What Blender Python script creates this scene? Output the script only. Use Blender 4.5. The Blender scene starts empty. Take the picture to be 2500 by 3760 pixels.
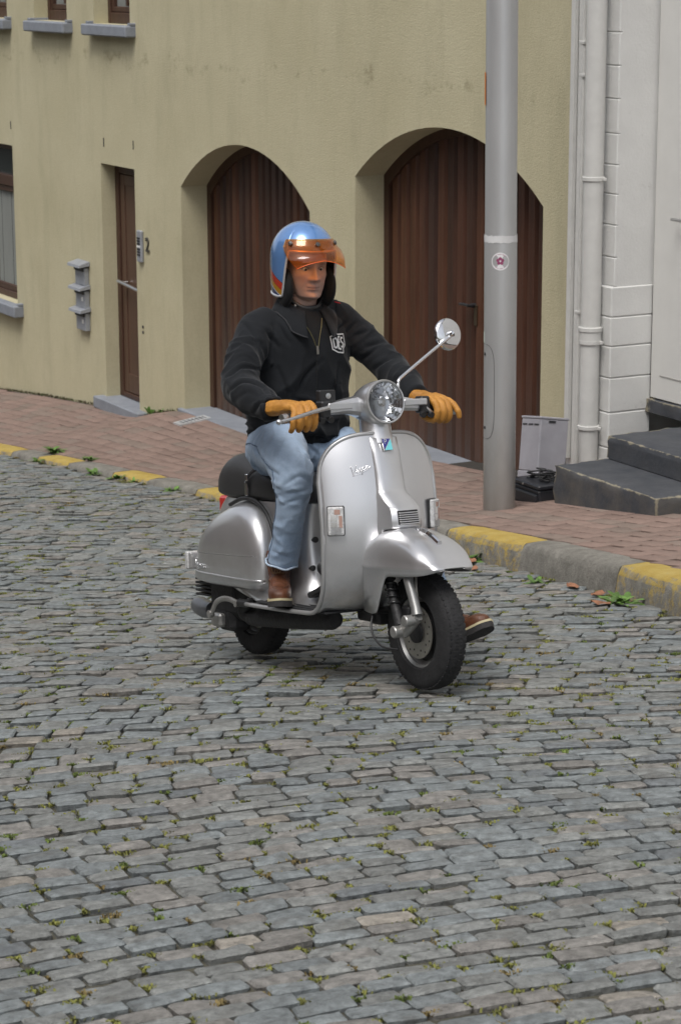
import bpy, bmesh, math, random
import numpy as np
from mathutils import Vector, Matrix, noise as mnoise
from mathutils.bvhtree import BVHTree
from mathutils.geometry import delaunay_2d_cdt
R = math.radians
random.seed(7)
sc = bpy.context.scene
COL = sc.collection

# ---------------------------------------------------------------- camera, light, exposure
CAMZ = 2.59
cam = bpy.data.cameras.new('camera'); camo = bpy.data.objects.new('camera', cam); COL.objects.link(camo)
cam.sensor_fit = 'VERTICAL'; cam.sensor_height = 23.6; cam.lens = 54.05
cam.clip_start = 0.1; cam.clip_end = 400
_p, _r = R(13.2), R(-.2)
_F = Vector((0, math.cos(_p), -math.sin(_p))); _U = Vector((0, math.sin(_p), math.cos(_p))); _R = Vector((1, 0, 0))
_R2 = math.cos(_r)*_R + math.sin(_r)*_U; _U2 = -math.sin(_r)*_R + math.cos(_r)*_U
_m = Matrix((_R2, _U2, -_F)).transposed().to_4x4(); _m.translation = (0, 0, CAMZ)
camo.matrix_world = _m
sc.camera = camo
cam.dof.use_dof = True; cam.dof.focus_distance = 8.7; cam.dof.aperture_fstop = 7.1

world = bpy.data.worlds.new('World'); sc.world = world; world.use_nodes = True
wn, wl = world.node_tree.nodes, world.node_tree.links
wn.clear()
SUN_EL, SUN_AZ = R(62), R(205)       # azimuth measured from +Y towards +X; behind the camera, a little to its left
sky = wn.new('ShaderNodeTexSky'); sky.sky_type = 'NISHITA'; sky.sun_disc = False
sky.sun_elevation = SUN_EL; sky.sun_rotation = SUN_AZ; sky.air_density = 1.0; sky.dust_density = 3.5; sky.ozone_density = 1.0
hs = wn.new('ShaderNodeHueSaturation'); hs.inputs['Saturation'].default_value = .30
# cloud sheet: soft light and dark patches over the whole sky
tc = wn.new('ShaderNodeTexCoord'); nz = wn.new('ShaderNodeTexNoise'); nz.inputs['Scale'].default_value = 2.2; nz.inputs['Detail'].default_value = 6
mr = wn.new('ShaderNodeMapRange'); mr.inputs[1].default_value = .3; mr.inputs[2].default_value = .7; mr.inputs[3].default_value = .75; mr.inputs[4].default_value = 1.3
mul = wn.new('ShaderNodeMix'); mul.data_type = 'RGBA'; mul.blend_type = 'MULTIPLY'; mul.inputs[0].default_value = 1
bgd = wn.new('ShaderNodeBackground'); bgd.inputs['Strength'].default_value = .118
out = wn.new('ShaderNodeOutputWorld')
wl.new(sky.outputs[0], hs.inputs['Color']); wl.new(tc.outputs['Generated'], nz.inputs['Vector']); wl.new(nz.outputs[0], mr.inputs[0])
wl.new(hs.outputs[0], mul.inputs[6]); wl.new(mr.outputs[0], mul.inputs[7]); wl.new(mul.outputs[2], bgd.inputs['Color']); wl.new(bgd.outputs[0], out.inputs[0])
sun = bpy.data.lights.new('sun', 'SUN'); suno = bpy.data.objects.new('sun', sun); COL.objects.link(suno)
sun.energy = 1.3; sun.angle = R(26); sun.color = (1, .97, .93)
_sd = Vector((math.sin(SUN_AZ)*math.cos(SUN_EL), math.cos(SUN_AZ)*math.cos(SUN_EL), math.sin(SUN_EL)))
suno.rotation_euler = _sd.to_track_quat('Z', 'Y').to_euler()
sc.view_settings.view_transform = 'Standard'; sc.view_settings.look = 'None'
sc.view_settings.exposure = 0.52; sc.view_settings.gamma = 1; sc.view_settings.use_curve_mapping = False
sc.cycles.max_bounces = 8; sc.cycles.transparent_max_bounces = 12

# ---------------------------------------------------------------- helpers
WM = {}                                # object name -> matrix that takes its local space to the world

def link(o, parent=None):
    COL.objects.link(o)
    if parent is not None: o.parent = parent
    return o

def tag(o, label=None, cat=None, group=None, kind=None):
    for k, v in (('label', label), ('category', cat), ('group', group), ('kind', kind)):
        if v: o[k] = v
    return o

def empty(name, label=None, cat=None, loc=(0, 0, 0), group=None, kind=None, mat=None):
    o = bpy.data.objects.new(name, None); COL.objects.link(o); o.empty_display_size = .1
    m = mat if mat is not None else Matrix.Translation(loc)
    o.matrix_world = m; WM[o.name] = m.copy()
    return tag(o, label, cat, group, kind)

def finish(me, mat, sharp=35, smooth=True):
    mats = mat if isinstance(mat, (list, tuple)) else [mat]
    for m in mats: me.materials.append(m)
    if smooth:
        me.polygons.foreach_set('use_smooth', [True]*len(me.polygons))
        if sharp < 180:
            bm = bmesh.new(); bm.from_mesh(me); a = R(sharp)
            for e in bm.edges:
                if len(e.link_faces) == 2:
                    if e.calc_face_angle(0) > a: e.smooth = False
            bm.to_mesh(me); bm.free()
    me.update()

def mesh_obj(name, verts, faces, mat, parent=None, world=True, sharp=35, smooth=True, midx=None, color=None):
    """One mesh object. world=True: verts are world points, brought into the parent's space; else already local to the parent."""
    if parent is not None:
        pm = WM[parent.name]
        if world:
            inv = pm.inverted(); verts = [inv @ Vector(v) for v in verts]
    me = bpy.data.meshes.new(name); me.from_pydata([tuple(v) for v in verts], [], faces)
    if midx: me.polygons.foreach_set('material_index', midx)
    if color is not None:
        at = me.color_attributes.new('tone', 'FLOAT_COLOR', 'POINT'); at.data.foreach_set('color', np.asarray(color, dtype=np.float32).ravel())
    finish(me, mat, sharp, smooth)
    o = link(bpy.data.objects.new(name, me), parent)
    WM[o.name] = WM[parent.name] if parent is not None else Matrix.Identity(4)
    return o

def crom(pts, n):
    """Catmull-Rom through pts (any dimension), n samples per span."""
    P = [np.asarray(p, float) for p in pts]; out = []
    for i in range(len(P)-1):
        p0 = P[max(i-1, 0)]; p1 = P[i]; p2 = P[i+1]; p3 = P[min(i+2, len(P)-1)]
        for k in range(n):
            t = k/n
            out.append(.5*((2*p1)+(-p0+p2)*t+(2*p0-5*p1+4*p2-p3)*t*t+(-p0+3*p1-3*p2+p3)*t**3))
    out.append(P[-1]); return out

class MB:
    """Collects shapes and links them as ONE mesh object. M is applied to everything added."""
    def __init__(s, M=None): s.v = []; s.f = []; s.mi = []; s.M = M; s.c = 0
    def add(s, vs, fs, mi=0):
        o = len(s.v)
        s.v += [(s.M @ Vector(v)) if s.M is not None else Vector(v) for v in vs]
        s.f += [tuple(i+o for i in f) for f in fs]; s.mi += [mi]*len(fs); return s
    def box(s, c, h, b=0.0, mi=0, rot=None):
        """chamfered box, centre c, half sizes h; rot a 3x3 whose columns are the axes"""
        a = np.array(h, float); b = min(b, .49*min(a))
        vs, idx = [], {}
        for sx in (-1, 1):
            for sy in (-1, 1):
                for sz in (-1, 1):
                    sg = np.array((sx, sy, sz))
                    for k in range(3 if b > 0 else 1):
                        q = a.copy()
                        if b > 0:
                            q -= b; q[k] = a[k]
                        idx[(sx, sy, sz, k)] = len(vs); vs.append(sg*q)
        fs = []
        if b > 0:
            for k in range(3):
                u, w = [(1, 2), (2, 0), (0, 1)][k]
                for sg in (-1, 1):
                    loop = []
                    for su, sw in ((-1, -1), (1, -1), (1, 1), (-1, 1)):
                        t = [0, 0, 0]; t[k] = sg; t[u] = su; t[w] = sw; loop.append(idx[(*t, k)])
                    fs.append(loop if sg > 0 else loop[::-1])
                for su in (-1, 1):
                    for sw in (-1, 1):
                        lo = [0, 0, 0]; hi = [0, 0, 0]
                        lo[k] = -1; hi[k] = 1
                        for t in (lo, hi): t[u] = su; t[w] = sw
                        fc = [idx[(*lo, u)], idx[(*hi, u)], idx[(*hi, w)], idx[(*lo, w)]]
                        fs.append(fc if su*sw < 0 else fc[::-1])
            for sx in (-1, 1):
                for sy in (-1, 1):
                    for sz in (-1, 1):
                        fc = [idx[(sx, sy, sz, k)] for k in range(3)]
                        fs.append(fc if sx*sy*sz > 0 else fc[::-1])
        else:
            I = lambda x, y, z: idx[(x, y, z, 0)]
            fs = [(I(1,-1,-1), I(1,1,-1), I(1,1,1), I(1,-1,1)), (I(-1,-1,-1), I(-1,-1,1), I(-1,1,1), I(-1,1,-1)),
                  (I(-1,1,-1), I(-1,1,1), I(1,1,1), I(1,1,-1)), (I(-1,-1,-1), I(1,-1,-1), I(1,-1,1), I(-1,-1,1)),
                  (I(-1,-1,1), I(1,-1,1), I(1,1,1), I(-1,1,1)), (I(-1,-1,-1), I(-1,1,-1), I(1,1,-1), I(1,-1,-1))]
        V = np.array(vs)
        if rot is not None: V = V @ np.array(rot).T
        return s.add(V + np.array(c), fs, mi)
    def tube(s, path, r, n=10, caps=True, mi=0, closed=False, up=(0, 0, 1), flat=1.0):
        """swept circle along path (points); r a number or one per point; flat squashes the section along the frame's second axis"""
        P = [Vector(p) for p in path]; m = len(P)
        rs = [r]*m if not hasattr(r, '__len__') else list(r)
        vs, fs = [], []; prev = None
        for i in range(m):
            if closed: t = P[(i+1) % m]-P[(i-1) % m]
            else: t = P[min(i+1, m-1)]-P[max(i-1, 0)]
            t.normalize()
            if prev is None:
                u = Vector(up)
                if abs(u.dot(t)) > .95: u = Vector((1, 0, 0))
                a = (u-t*u.dot(t)).normalized()
            else:
                a = (prev-t*prev.dot(t)).normalized()
            prev = a; b = t.cross(a)
            for k in range(n):
                q = 2*math.pi*k/n
                vs.append(P[i]+a*(rs[i]*math.cos(q))+b*(rs[i]*flat*math.sin(q)))
        for i in range(m if closed else m-1):
            j = (i+1) % m
            for k in range(n):
                l = (k+1) % n
                fs.append((i*n+k, i*n+l, j*n+l, j*n+k))
        if caps and not closed:
            fs.append(tuple(range(n))[::-1]); fs.append(tuple((m-1)*n+k for k in range(n)))
        return s.add(vs, fs, mi)
    def lathe(s, prof, o, ax, n=32, mi=0, caps=True, ref=None):
        """prof: (radius, height along ax) pairs, turned about the axis through o"""
        ax = Vector(ax).normalized(); u = Vector(ref) if ref else (Vector((0, 0, 1)) if abs(ax.z) < .9 else Vector((1, 0, 0)))
        u = (u-ax*u.dot(ax)).normalized(); w = ax.cross(u); o = Vector(o); vs, fs = [], []
        for r_, h in prof:
            for k in range(n):
                q = 2*math.pi*k/n
                vs.append(o+ax*h+u*(r_*math.cos(q))+w*(r_*math.sin(q)))
        for i in range(len(prof)-1):
            for k in range(n):
                l = (k+1) % n
                fs.append((i*n+k, i*n+l, (i+1)*n+l, (i+1)*n+k))
        if caps and prof[0][0] > 1e-6: fs.append(tuple(range(n))[::-1])
        if caps and prof[-1][0] > 1e-6: fs.append(tuple((len(prof)-1)*n+k for k in range(n)))
        return s.add(vs, fs, mi)
    def grid(s, pts, nu, nv, mi=0, closeu=False, flip=False):
        """pts: nv rows of nu points"""
        fs = []
        for j in range(nv-1):
            for i in range(nu if closeu else nu-1):
                k = (i+1) % nu
                f = (j*nu+i, j*nu+k, (j+1)*nu+k, (j+1)*nu+i)
                fs.append(f[::-1] if flip else f)
        return s.add(pts, fs, mi)
    def loft(s, rings, caps=True, mi=0):
        n = len(rings[0]); pts = [p for r_ in rings for p in r_]
        fs = []
        for j in range(len(rings)-1):
            for i in range(n):
                k = (i+1) % n
                fs.append((j*n+i, j*n+k, (j+1)*n+k, (j+1)*n+i))
        if caps:
            fs.append(tuple(range(n))[::-1]); fs.append(tuple((len(rings)-1)*n+i for i in range(n)))
        return s.add(pts, fs, mi)
    def prism(s, poly, d, mi=0):
        """poly: 3D loop, pushed by vector d"""
        n = len(poly); d = Vector(d); P = [Vector(p) for p in poly]
        fs = [tuple(range(n)), tuple(range(n, 2*n))[::-1]]
        for i in range(n):
            k = (i+1) % n; fs.append((i, i+n, k+n, k))
        return s.add(P+[p+d for p in P], fs, mi)
    def build(s, name, mat, parent=None, world=True, sharp=35, smooth=True, fix=True, solid=None, label=None, subsurf=0):
        o = mesh_obj(name, s.v, s.f, mat, parent, world, sharp, smooth, s.mi if isinstance(mat, (list, tuple)) else None)
        if fix:
            bm = bmesh.new(); bm.from_mesh(o.data); bmesh.ops.recalc_face_normals(bm, faces=bm.faces); bm.to_mesh(o.data); bm.free()
        if solid:
            md = o.modifiers.new('thick', 'SOLIDIFY'); md.thickness = solid; md.offset = 0
        if subsurf:
            md = o.modifiers.new('sub', 'SUBSURF'); md.levels = md.render_levels = subsurf
        if label: o['label'] = label
        return o

def copy_part(src, name, parent, mat=None):
    o = bpy.data.objects.new(name, src.data); link(o, parent); WM[o.name] = WM[parent.name]
    if mat is not None: o.matrix_local = mat
    return o

# ---------------------------------------------------------------- materials
def newmat(name):
    m = bpy.data.materials.new(name); m.use_nodes = True
    nt = m.node_tree; b = nt.nodes['Principled BSDF']; return m, nt, b

def M(name, col, rough=.5, metal=0., var=.12, vs=6., bump=0., bs=60., coat=0., spec=.5, stretch=(1, 1, 1), emit=0, rvar=.0, fine=0.):
    m, nt, b = newmat(name); N, L = nt.nodes, nt.links
    b.inputs['Roughness'].default_value = rough; b.inputs['Metallic'].default_value = metal
    b.inputs['Specular IOR Level'].default_value = spec; b.inputs['Coat Weight'].default_value = coat; b.inputs['Coat Roughness'].default_value = .06
    tcn = N.new('ShaderNodeTexCoord'); mp = N.new('ShaderNodeMapping'); mp.inputs['Scale'].default_value = stretch
    L.new(tcn.outputs['Object'], mp.inputs[0])
    n1 = N.new('ShaderNodeTexNoise'); n1.inputs['Scale'].default_value = vs; n1.inputs['Detail'].default_value = 6; n1.inputs['Roughness'].default_value = .62
    L.new(mp.outputs[0], n1.inputs['Vector'])
    cr = N.new('ShaderNodeValToRGB'); e = cr.color_ramp.elements
    e[0].position = .28; e[1].position = .72
    e[0].color = tuple(c*(1-var) for c in col)+(1,); e[1].color = tuple(min(1, c*(1+var)) for c in col)+(1,)
    L.new(n1.outputs[0], cr.inputs[0]); L.new(cr.outputs[0], b.inputs['Base Color'])
    if rvar:
        r_ = N.new('ShaderNodeMapRange'); r_.inputs[3].default_value = max(.02, rough-rvar); r_.inputs[4].default_value = min(1, rough+rvar)
        L.new(n1.outputs[0], r_.inputs[0]); L.new(r_.outputs[0], b.inputs['Roughness'])
    if bump:
        n2 = N.new('ShaderNodeTexNoise'); n2.inputs['Scale'].default_value = bs; n2.inputs['Detail'].default_value = 4
        L.new(mp.outputs[0], n2.inputs['Vector'])
        bp = N.new('ShaderNodeBump'); bp.inputs['Strength'].default_value = bump; bp.inputs['Distance'].default_value = .01
        L.new(n2.outputs[0], bp.inputs['Height']); L.new(bp.outputs[0], b.inputs['Normal'])
    return m

def node(nt, t, **kw):
    n = nt.nodes.new(t)
    for k, v in kw.items(): setattr(n, k, v)
    return n

def mixcol(nt, fac, a, b_, mode='MIX'):
    n = nt.nodes.new('ShaderNodeMix'); n.data_type = 'RGBA'; n.blend_type = mode
    for i, x in ((0, fac), (6, a), (7, b_)):
        if hasattr(x, 'links') or isinstance(x, bpy.types.NodeSocket): nt.links.new(x, n.inputs[i])
        else: n.inputs[i].default_value = x if i == 0 else (tuple(x)+(1,))[:4]
    return n.outputs[2]

def ramp(nt, src, a, b_, lo=0., hi=1.):
    n = nt.nodes.new('ShaderNodeMapRange'); n.inputs[1].default_value = a; n.inputs[2].default_value = b_; n.inputs[3].default_value = lo; n.inputs[4].default_value = hi
    nt.links.new(src, n.inputs[0]); return n.outputs[0]

def noise_of(nt, vec, scale, detail=5, rough=.6, stretch=None):
    if stretch:
        mp = nt.nodes.new('ShaderNodeMapping'); mp.inputs['Scale'].default_value = stretch; nt.links.new(vec, mp.inputs[0]); vec = mp.outputs[0]
    n = nt.nodes.new('ShaderNodeTexNoise'); n.inputs['Scale'].default_value = scale; n.inputs['Detail'].default_value = detail; n.inputs['Roughness'].default_value = rough
    nt.links.new(vec, n.inputs['Vector']); return n.outputs[0]

def bump_of(nt, b, h, strength, dist=.01):
    bp = nt.nodes.new('ShaderNodeBump'); bp.inputs['Strength'].default_value = strength; bp.inputs['Distance'].default_value = dist
    nt.links.new(h, bp.inputs['Height']); nt.links.new(bp.outputs[0], b.inputs['Normal'])

# ---------------------------------------------------------------- street frame: t along the street (away from the camera), v out of the house wall, z up
AL = R(28)
A = Vector((-math.sin(AL), math.cos(AL), 0)); NV = Vector((-math.cos(AL), -math.sin(AL), 0)); P0 = Vector((.111, 17.5, 0))
UZ = Vector((0, 0, 1))
def W(t, v, z): return P0 + A*t + NV*v + UZ*z
def TV(x, y):
    d = Vector((x, y, 0))-P0; return d.dot(A), d.dot(NV)
AX = np.array([list(A), list(NV), [0, 0, 1]]).T      # columns t, v, z

_ts = np.linspace(-60, 60, 12001)
def _sm(a): a = np.clip(a, 0, 1); return a*a*(3-2*a)
_sl = .108 + .042*_sm((-2.5-_ts)/4) - .045*_sm((-8.5-_ts)/2.5) - .105*_sm((-24-_ts)/10) - .108*_sm((14-0-_ts)/-10.)
_zk = -np.concatenate([[0], np.cumsum((_sl[1:]+_sl[:-1])/2*.01)]); _zk += -np.interp(0, _ts, _zk) - 1.16
def zroad(t, v): return float(np.interp(t, _ts, _zk)) + .032*min(max(v-1.5, 0), 3.5)
_KT = [-16, -12, -9, -7.2, -6.5, -5.3, -4.2, -2, 0, 4, 14, 60]; _KV = [5.4, 3.8, 2.8, 2.25, 2.06, 1.82, 1.72, 1.6, 1.56, 1.57, 1.6, 1.6]
def kerb_v(t): return float(np.interp(t, _KT, _KV))
def kerb_rise(t): return float(np.interp(t, [-4, -3.2, -2, 0], [.145, .12, .055, .036]))
def zkerb(t): return zroad(t, kerb_v(t)) + kerb_rise(t)
_WT = [-16, -5, -3.9, -2.9, -2.4, -1, -.2, .2, .73, 3.16, 3.7, 4.09, 4.5, 5.12, 6.5, 7.9, 12, 60]
_WZ = [zroad(-16, 1)+.2, zroad(-5, 1)+.17, zroad(-3.9, 1)+.17, -.70, -.80, -.915, -.95, -1.03, -1.2, -1.235, -1.35, -1.455, -1.48, -1.515, -1.64, -1.79, -2.2, -4.5]
def zwalk(t, v):
    kv = kerb_v(t)-.17; s = min(max(v/max(kv, .1), 0), 1.3)
    return float(np.interp(t, _WT, _WZ))*(1-s) + (zkerb(t)+.002)*s
# ================================================================ ROAD
def tone_mat(name, rough, vs, var, bump, bs, stretch=(1, 1, 1), spec=.4, dirt=None):
    m, nt, b = newmat(name); tcn = node(nt, 'ShaderNodeTexCoord'); at = node(nt, 'ShaderNodeVertexColor', layer_name='tone')
    n1 = noise_of(nt, tcn.outputs['Object'], vs, 7, .65, stretch); f = ramp(nt, n1, .3, .7, 1-var, 1+var)
    g = node(nt, 'ShaderNodeCombineColor'); [nt.links.new(f, g.inputs[i]) for i in range(3)]
    c = mixcol(nt, 1., at.outputs['Color'], g.outputs[0], 'MULTIPLY')
    if dirt:
        n3 = noise_of(nt, tcn.outputs['Object'], dirt[1], 5, .6); c = mixcol(nt, ramp(nt, n3, .52, .72, 0, dirt[2]), c, dirt[0])
    nt.links.new(c, b.inputs['Base Color']); b.inputs['Roughness'].default_value = rough; b.inputs['Specular IOR Level'].default_value = spec
    n2 = noise_of(nt, tcn.outputs['Object'], bs, 5, .6, stretch); bump_of(nt, b, n2, bump)
    return m

def sheet(name, ts, vs, zf, mat, label=None):
    mb = MB(); pts = [W(t, v(t) if callable(v) else v, zf(t, v(t) if callable(v) else v)) for t in ts for v in vs]
    mb.grid(pts, len(vs), len(ts)); o = mb.build(name, mat, world=True, sharp=180)
    return tag(o, label, None, None, 'structure')

m_dirt = M('joint_dirt', (.066, .062, .044), .95, var=.4, vs=14, bump=.6, bs=90)
_tt = [-60+.5*i for i in range(80)]+[-20+.25*i for i in range(160)]+[20+1.*i for i in range(41)]
_vv = [lambda t, k=k: kerb_v(t)-.05+k for k in (0, .25, .5, 1, 1.5, 2, 2.5, 3, 3.5, 4, 4.5, 5, 5.5, 6, 7, 8, 9, 10.5)]
road = sheet('road', _tt, _vv, lambda t, v: zroad(t, v)-.014, m_dirt, 'old grey cobbled street with moss and grass in its joints, sloping down the hill')

m_cobble = tone_mat('cobble_stone', .62, 34., .42, 1.0, 48., (1, 1, 1), .35, ((.085, .08, .07), 11., .55))
_PD = [3, 4.3, 5.6, 6.6, 8.2, 10, 15, 30]; _PP = [.070, .075, .081, .090, .110, .126, .136, .136]
_SD = [3, 4.7, 5.7, 7.0, 8.3, 9.7, 15, 30]; _SS = [.37, .37, .33, .15, -.17, -.27, -.38, -.40]
def _curv(d): return .07*min(max((7.5-d)/2, 0), 1)
rng = random.Random(11)
def cobble_tone():
    u = rng.random()
    if u < .40: c = (.163, .179, .181)
    elif u < .76: c = (.177, .183, .175)
    elif u < .955: c = (.190, .182, .168)
    elif u < .97: c = (.235, .215, .184)
    else: c = (.138, .150, .155)
    k = rng.uniform(.86, 1.15); return [x*k for x in c]
def gpt(x, y, dz=0):
    t, v = TV(x, y); return Vector((x, y, zroad(t, v)+dz))
cobbles, joints = [], []
d0 = 3.3
while d0 < 24:
    pitch = float(np.interp(d0, _PD, _PP)); sl = float(np.interp(d0, _SD, _SS))
    slN = float(np.interp(d0+pitch, _SD, _SS))
    xm = .205*d0+1.5; x = -xm-rng.uniform(0, .15)
    x_hi = xm+.15
    ph = rng.uniform(0, 6)
    cv = _curv(d0)
    def yrow(xx, s=sl, d=d0, ph=ph, cv=cv): return d+s*xx-cv*xx*xx + .010*math.sin(xx*2.3+ph)
    while x < x_hi:
        ln = rng.uniform(.094, .140)*(1.0 if d0 < 7 else 1.12)
        cx = x+ln/2; cyy = yrow(cx); pl = pitch+(slN-sl)*cx
        t, v = TV(cx, cyy+pl/2)
        if v > kerb_v(t)+.035 and t < 13:
            ang = math.atan(sl-2*cv*cx)+rng.gauss(0, .014)
            ex = Vector((math.cos(ang), math.sin(ang), 0)); ey = Vector((-ex.y, ex.x, 0))
            hl = ln/2*math.hypot(1, sl)-rng.uniform(.0008, .0032); hw = max(.02, abs(pl)*math.cos(ang)/2-rng.uniform(.0006, .0030))
            c = Vector((cx, cyy+pl/2, 0)) + ey*rng.uniform(-.004, .004)
            lift = rng.gauss(0, .003); tx, ty = rng.gauss(0, .03), rng.gauss(-.04, .04)
            vs = []; base = []
            for (px, py) in ((1, -.72), (1, .72), (.93, 1), (.1, 1), (-.92, 1), (-1, .74), (-1, -.70), (-.93, -1), (-.05, -1), (.92, -1)):
                base.append((px*hl+rng.uniform(-.004, .0015)*px, py*hw+rng.uniform(-.004, .0015)*py))
            for (s, z) in ((.97, -.042), (1.0, -.0050), (.80, -.000)):
                for (px, py) in base:
                    if s < .9:
                        q = (px-math.copysign(min(abs(px), .0055), px), py-math.copysign(min(abs(py), .0050), py)); zz = z+rng.uniform(-.003, .003)
                    else: q = (px*s, py*(s if s == 1 else .86)); zz = z
                    w = c+ex*q[0]+ey*q[1]; g = gpt(w.x, w.y, zz+lift+tx*q[0]+ty*q[1]); vs.append(g)
            g = gpt(c.x, c.y, .003+lift); vs.append(g)
            fs = []
            for r_ in range(2):
                for k in range(10):
                    l = (k+1) % 10; fs.append((r_*10+k, r_*10+l, r_*10+10+l, r_*10+10+k))
            fs += [(20+k, 20+(k+1) % 10, 30) for k in range(10)]
            cobbles.append((d0-.35*abs(cx), vs, fs, cobble_tone(), abs(cx) < .155*d0+.1 and d0+sl*cx > 4.4))
            joints.append((c + ex*hl*1.02, ex, ey, hw, d0)); 
        x += ln
    d0 += pitch
_vis = sorted([c for c in cobbles if c[4]], key=lambda c: c[0]); _near = _vis[:300]; _ids = {id(c) for c in _near}
for c in _near:
    ctr = sum(c[1], Vector())/len(c[1])
    mesh_obj('cobble', c[1], c[2], m_cobble, road, True, 24, True, None, [c[3]+[1]]*len(c[1]))
V, F_, C_ = [], [], []
for c in cobbles:
    if id(c) in _ids: continue
    o = len(V); V += c[1]; F_ += [tuple(i+o for i in f) for f in c[2]]; C_ += [c[3]+[1]]*len(c[1])
o = mesh_obj('cobblestones', V, F_, m_cobble, road, True, 24, True, None, C_); o['kind'] = 'stuff'

# moss and small grass in the joints
m_moss = tone_mat('moss', .9, 40., .35, .3, 200.)
V, F_, C_ = [], [], []
for (c, ex, ey, hw, dd) in joints:
    t, v = TV(c.x, c.y)
    dens = .50*(.55+.9*mnoise.noise(Vector((c.x*.8, c.y*.55, 3.1)))) 
    if v < kerb_v(t)+.5: dens *= .7
    if rng.random() > dens+(.36 if dd < 6.5 else .42): continue
    sz = rng.uniform(.5, 1.25)*(.82 if dd < 7 else 1.05); k = rng.random()
    col = (.185, .190, .052) if k < .66 else ((.120, .160, .040) if k < .88 else (.20, .155, .065))
    off = ey*rng.uniform(-hw, hw)*.9
    for i in range(int(60*sz)):
        q = c+off+ex*rng.gauss(0, .021*sz)+ey*rng.gauss(0, .011*sz)
        b = gpt(q.x, q.y, -.007); L = rng.uniform(.004, .009); a = rng.uniform(0, 6.28)
        d = Vector((math.cos(a), math.sin(a), 0)); s = Vector((-d.y, d.x, 0))*L*.42
        tip = b+d*L*.8+UZ*rng.uniform(.004, .011); o = len(V)
        V += [b-s, b+s, b+(tip-b)*.6+s*.9+UZ*.003, tip, b+(tip-b)*.6-s*.9+UZ*.003]; F_ += [(o, o+1, o+2, o+3, o+4)]
        g = rng.uniform(.7, 1.3); C_ += [[col[0]*g, col[1]*g, col[2]*g, 1]]*5
o = mesh_obj('moss', V, F_, m_moss, None, True, 180, True, None, C_); tag(o, 'small tufts of olive green moss growing in the joints between the cobbles', 'moss', None, 'stuff')

V, F_, C_ = [], [], []
for i in range(900):
    t = rng.uniform(3.25, 9.2) if i % 5 else rng.uniform(-.3, .7)
    if 3.95 < t < 5.0: continue
    v = abs(rng.gauss(0, .018))+.004; b = W(t, v, zwalk(t, v)-.004); L = rng.uniform(.006, .016); a = rng.uniform(0, 6.28)
    d = Vector((math.cos(a), math.sin(a), 0)); s = Vector((-d.y, d.x, 0))*L*.5; o = len(V)
    V += [b-s, b+s, b+d*L*.6+s*.8+UZ*.010, b+d*L+UZ*rng.uniform(.008, .03), b+d*L*.6-s*.8+UZ*.010]; F_ += [(o, o+1, o+2, o+3, o+4)]
    k = rng.uniform(.6, 1.3); c = (.075, .060, .032) if rng.random() < .65 else (.07, .085, .03); C_ += [[c[0]*k, c[1]*k, c[2]*k, 1]]*5
o = mesh_obj('wall_foot_moss', V, F_, m_moss, None, True, 180, True, None, C_); tag(o, 'thin brown line of moss and litter along the foot of the yellow wall', 'moss', None, 'stuff')

# ================================================================ KERB
def kerb_mat(name, yellow):
    m, nt, b = newmat(name); tcn = node(nt, 'ShaderNodeTexCoord'); ob = tcn.outputs['Object']
    n1 = noise_of(nt, ob, 9, 8, .7); c0 = mixcol(nt, ramp(nt, n1, .3, .7), (.125, .118, .102), (.27, .258, .228))
    sp = noise_of(nt, ob, 120, 3, .6); c0 = mixcol(nt, ramp(nt, sp, .58, .68, 0, .7), c0, (.075, .07, .06))
    if yellow:
        geo = node(nt, 'ShaderNodeNewGeometry'); sx = node(nt, 'ShaderNodeSeparateXYZ'); nt.links.new(geo.outputs['True Normal'], sx.inputs[0])
        n2 = noise_of(nt, ob, 16, 8, .75); thr = node(nt, 'ShaderNodeMath', operation='MULTIPLY_ADD')
        nt.links.new(sx.outputs[2], thr.inputs[0]); thr.inputs[1].default_value = .30; nt.links.new(n2, thr.inputs[2])
        col = mixcol(nt, ramp(nt, n1, .3, .7), (.36, .245, .045), (.45, .34, .10))
        gn = noise_of(nt, ob, 60, 5, .7); th2 = node(nt, 'ShaderNodeMath', operation='MULTIPLY_ADD'); nt.links.new(gn, th2.inputs[0]); th2.inputs[1].default_value = .25; nt.links.new(thr.outputs[0], th2.inputs[2])
        c0 = mixcol(nt, ramp(nt, th2.outputs[0], .64, .82, 0, .93), c0, col)
    nt.links.new(c0, b.inputs['Base Color']); b.inputs['Roughness'].default_value = .85; b.inputs['Specular IOR Level'].default_value = .25
    bump_of(nt, b, noise_of(nt, ob, 45, 6, .7), .9); return m
m_kg, m_ky = kerb_mat('kerb_concrete', False), kerb_mat('kerb_yellow', True)
kerb = empty('kerb', 'concrete kerb of grey and worn yellow painted stones edging the brick pavement', kind='structure', loc=W(0, 1.5, zkerb(0)))
_kb = [(-13, 0), (-12, 1), (-10.9, 0), (-9.8, 1), (-8.7, 0), (-7.6, 1), (-6.42, 0), (-5.2, 1), (-4.27, 0), (-3.3, 1), (-2.35, 0), (-1.4, 1), (-.5, 0), (.38, 1), (1.07, 0), (2.0, 1), (2.69, 0), (3.3, 1), (4.3, 0), (5.3, 1), (6.3, 0), (7.3, 0)]
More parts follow.
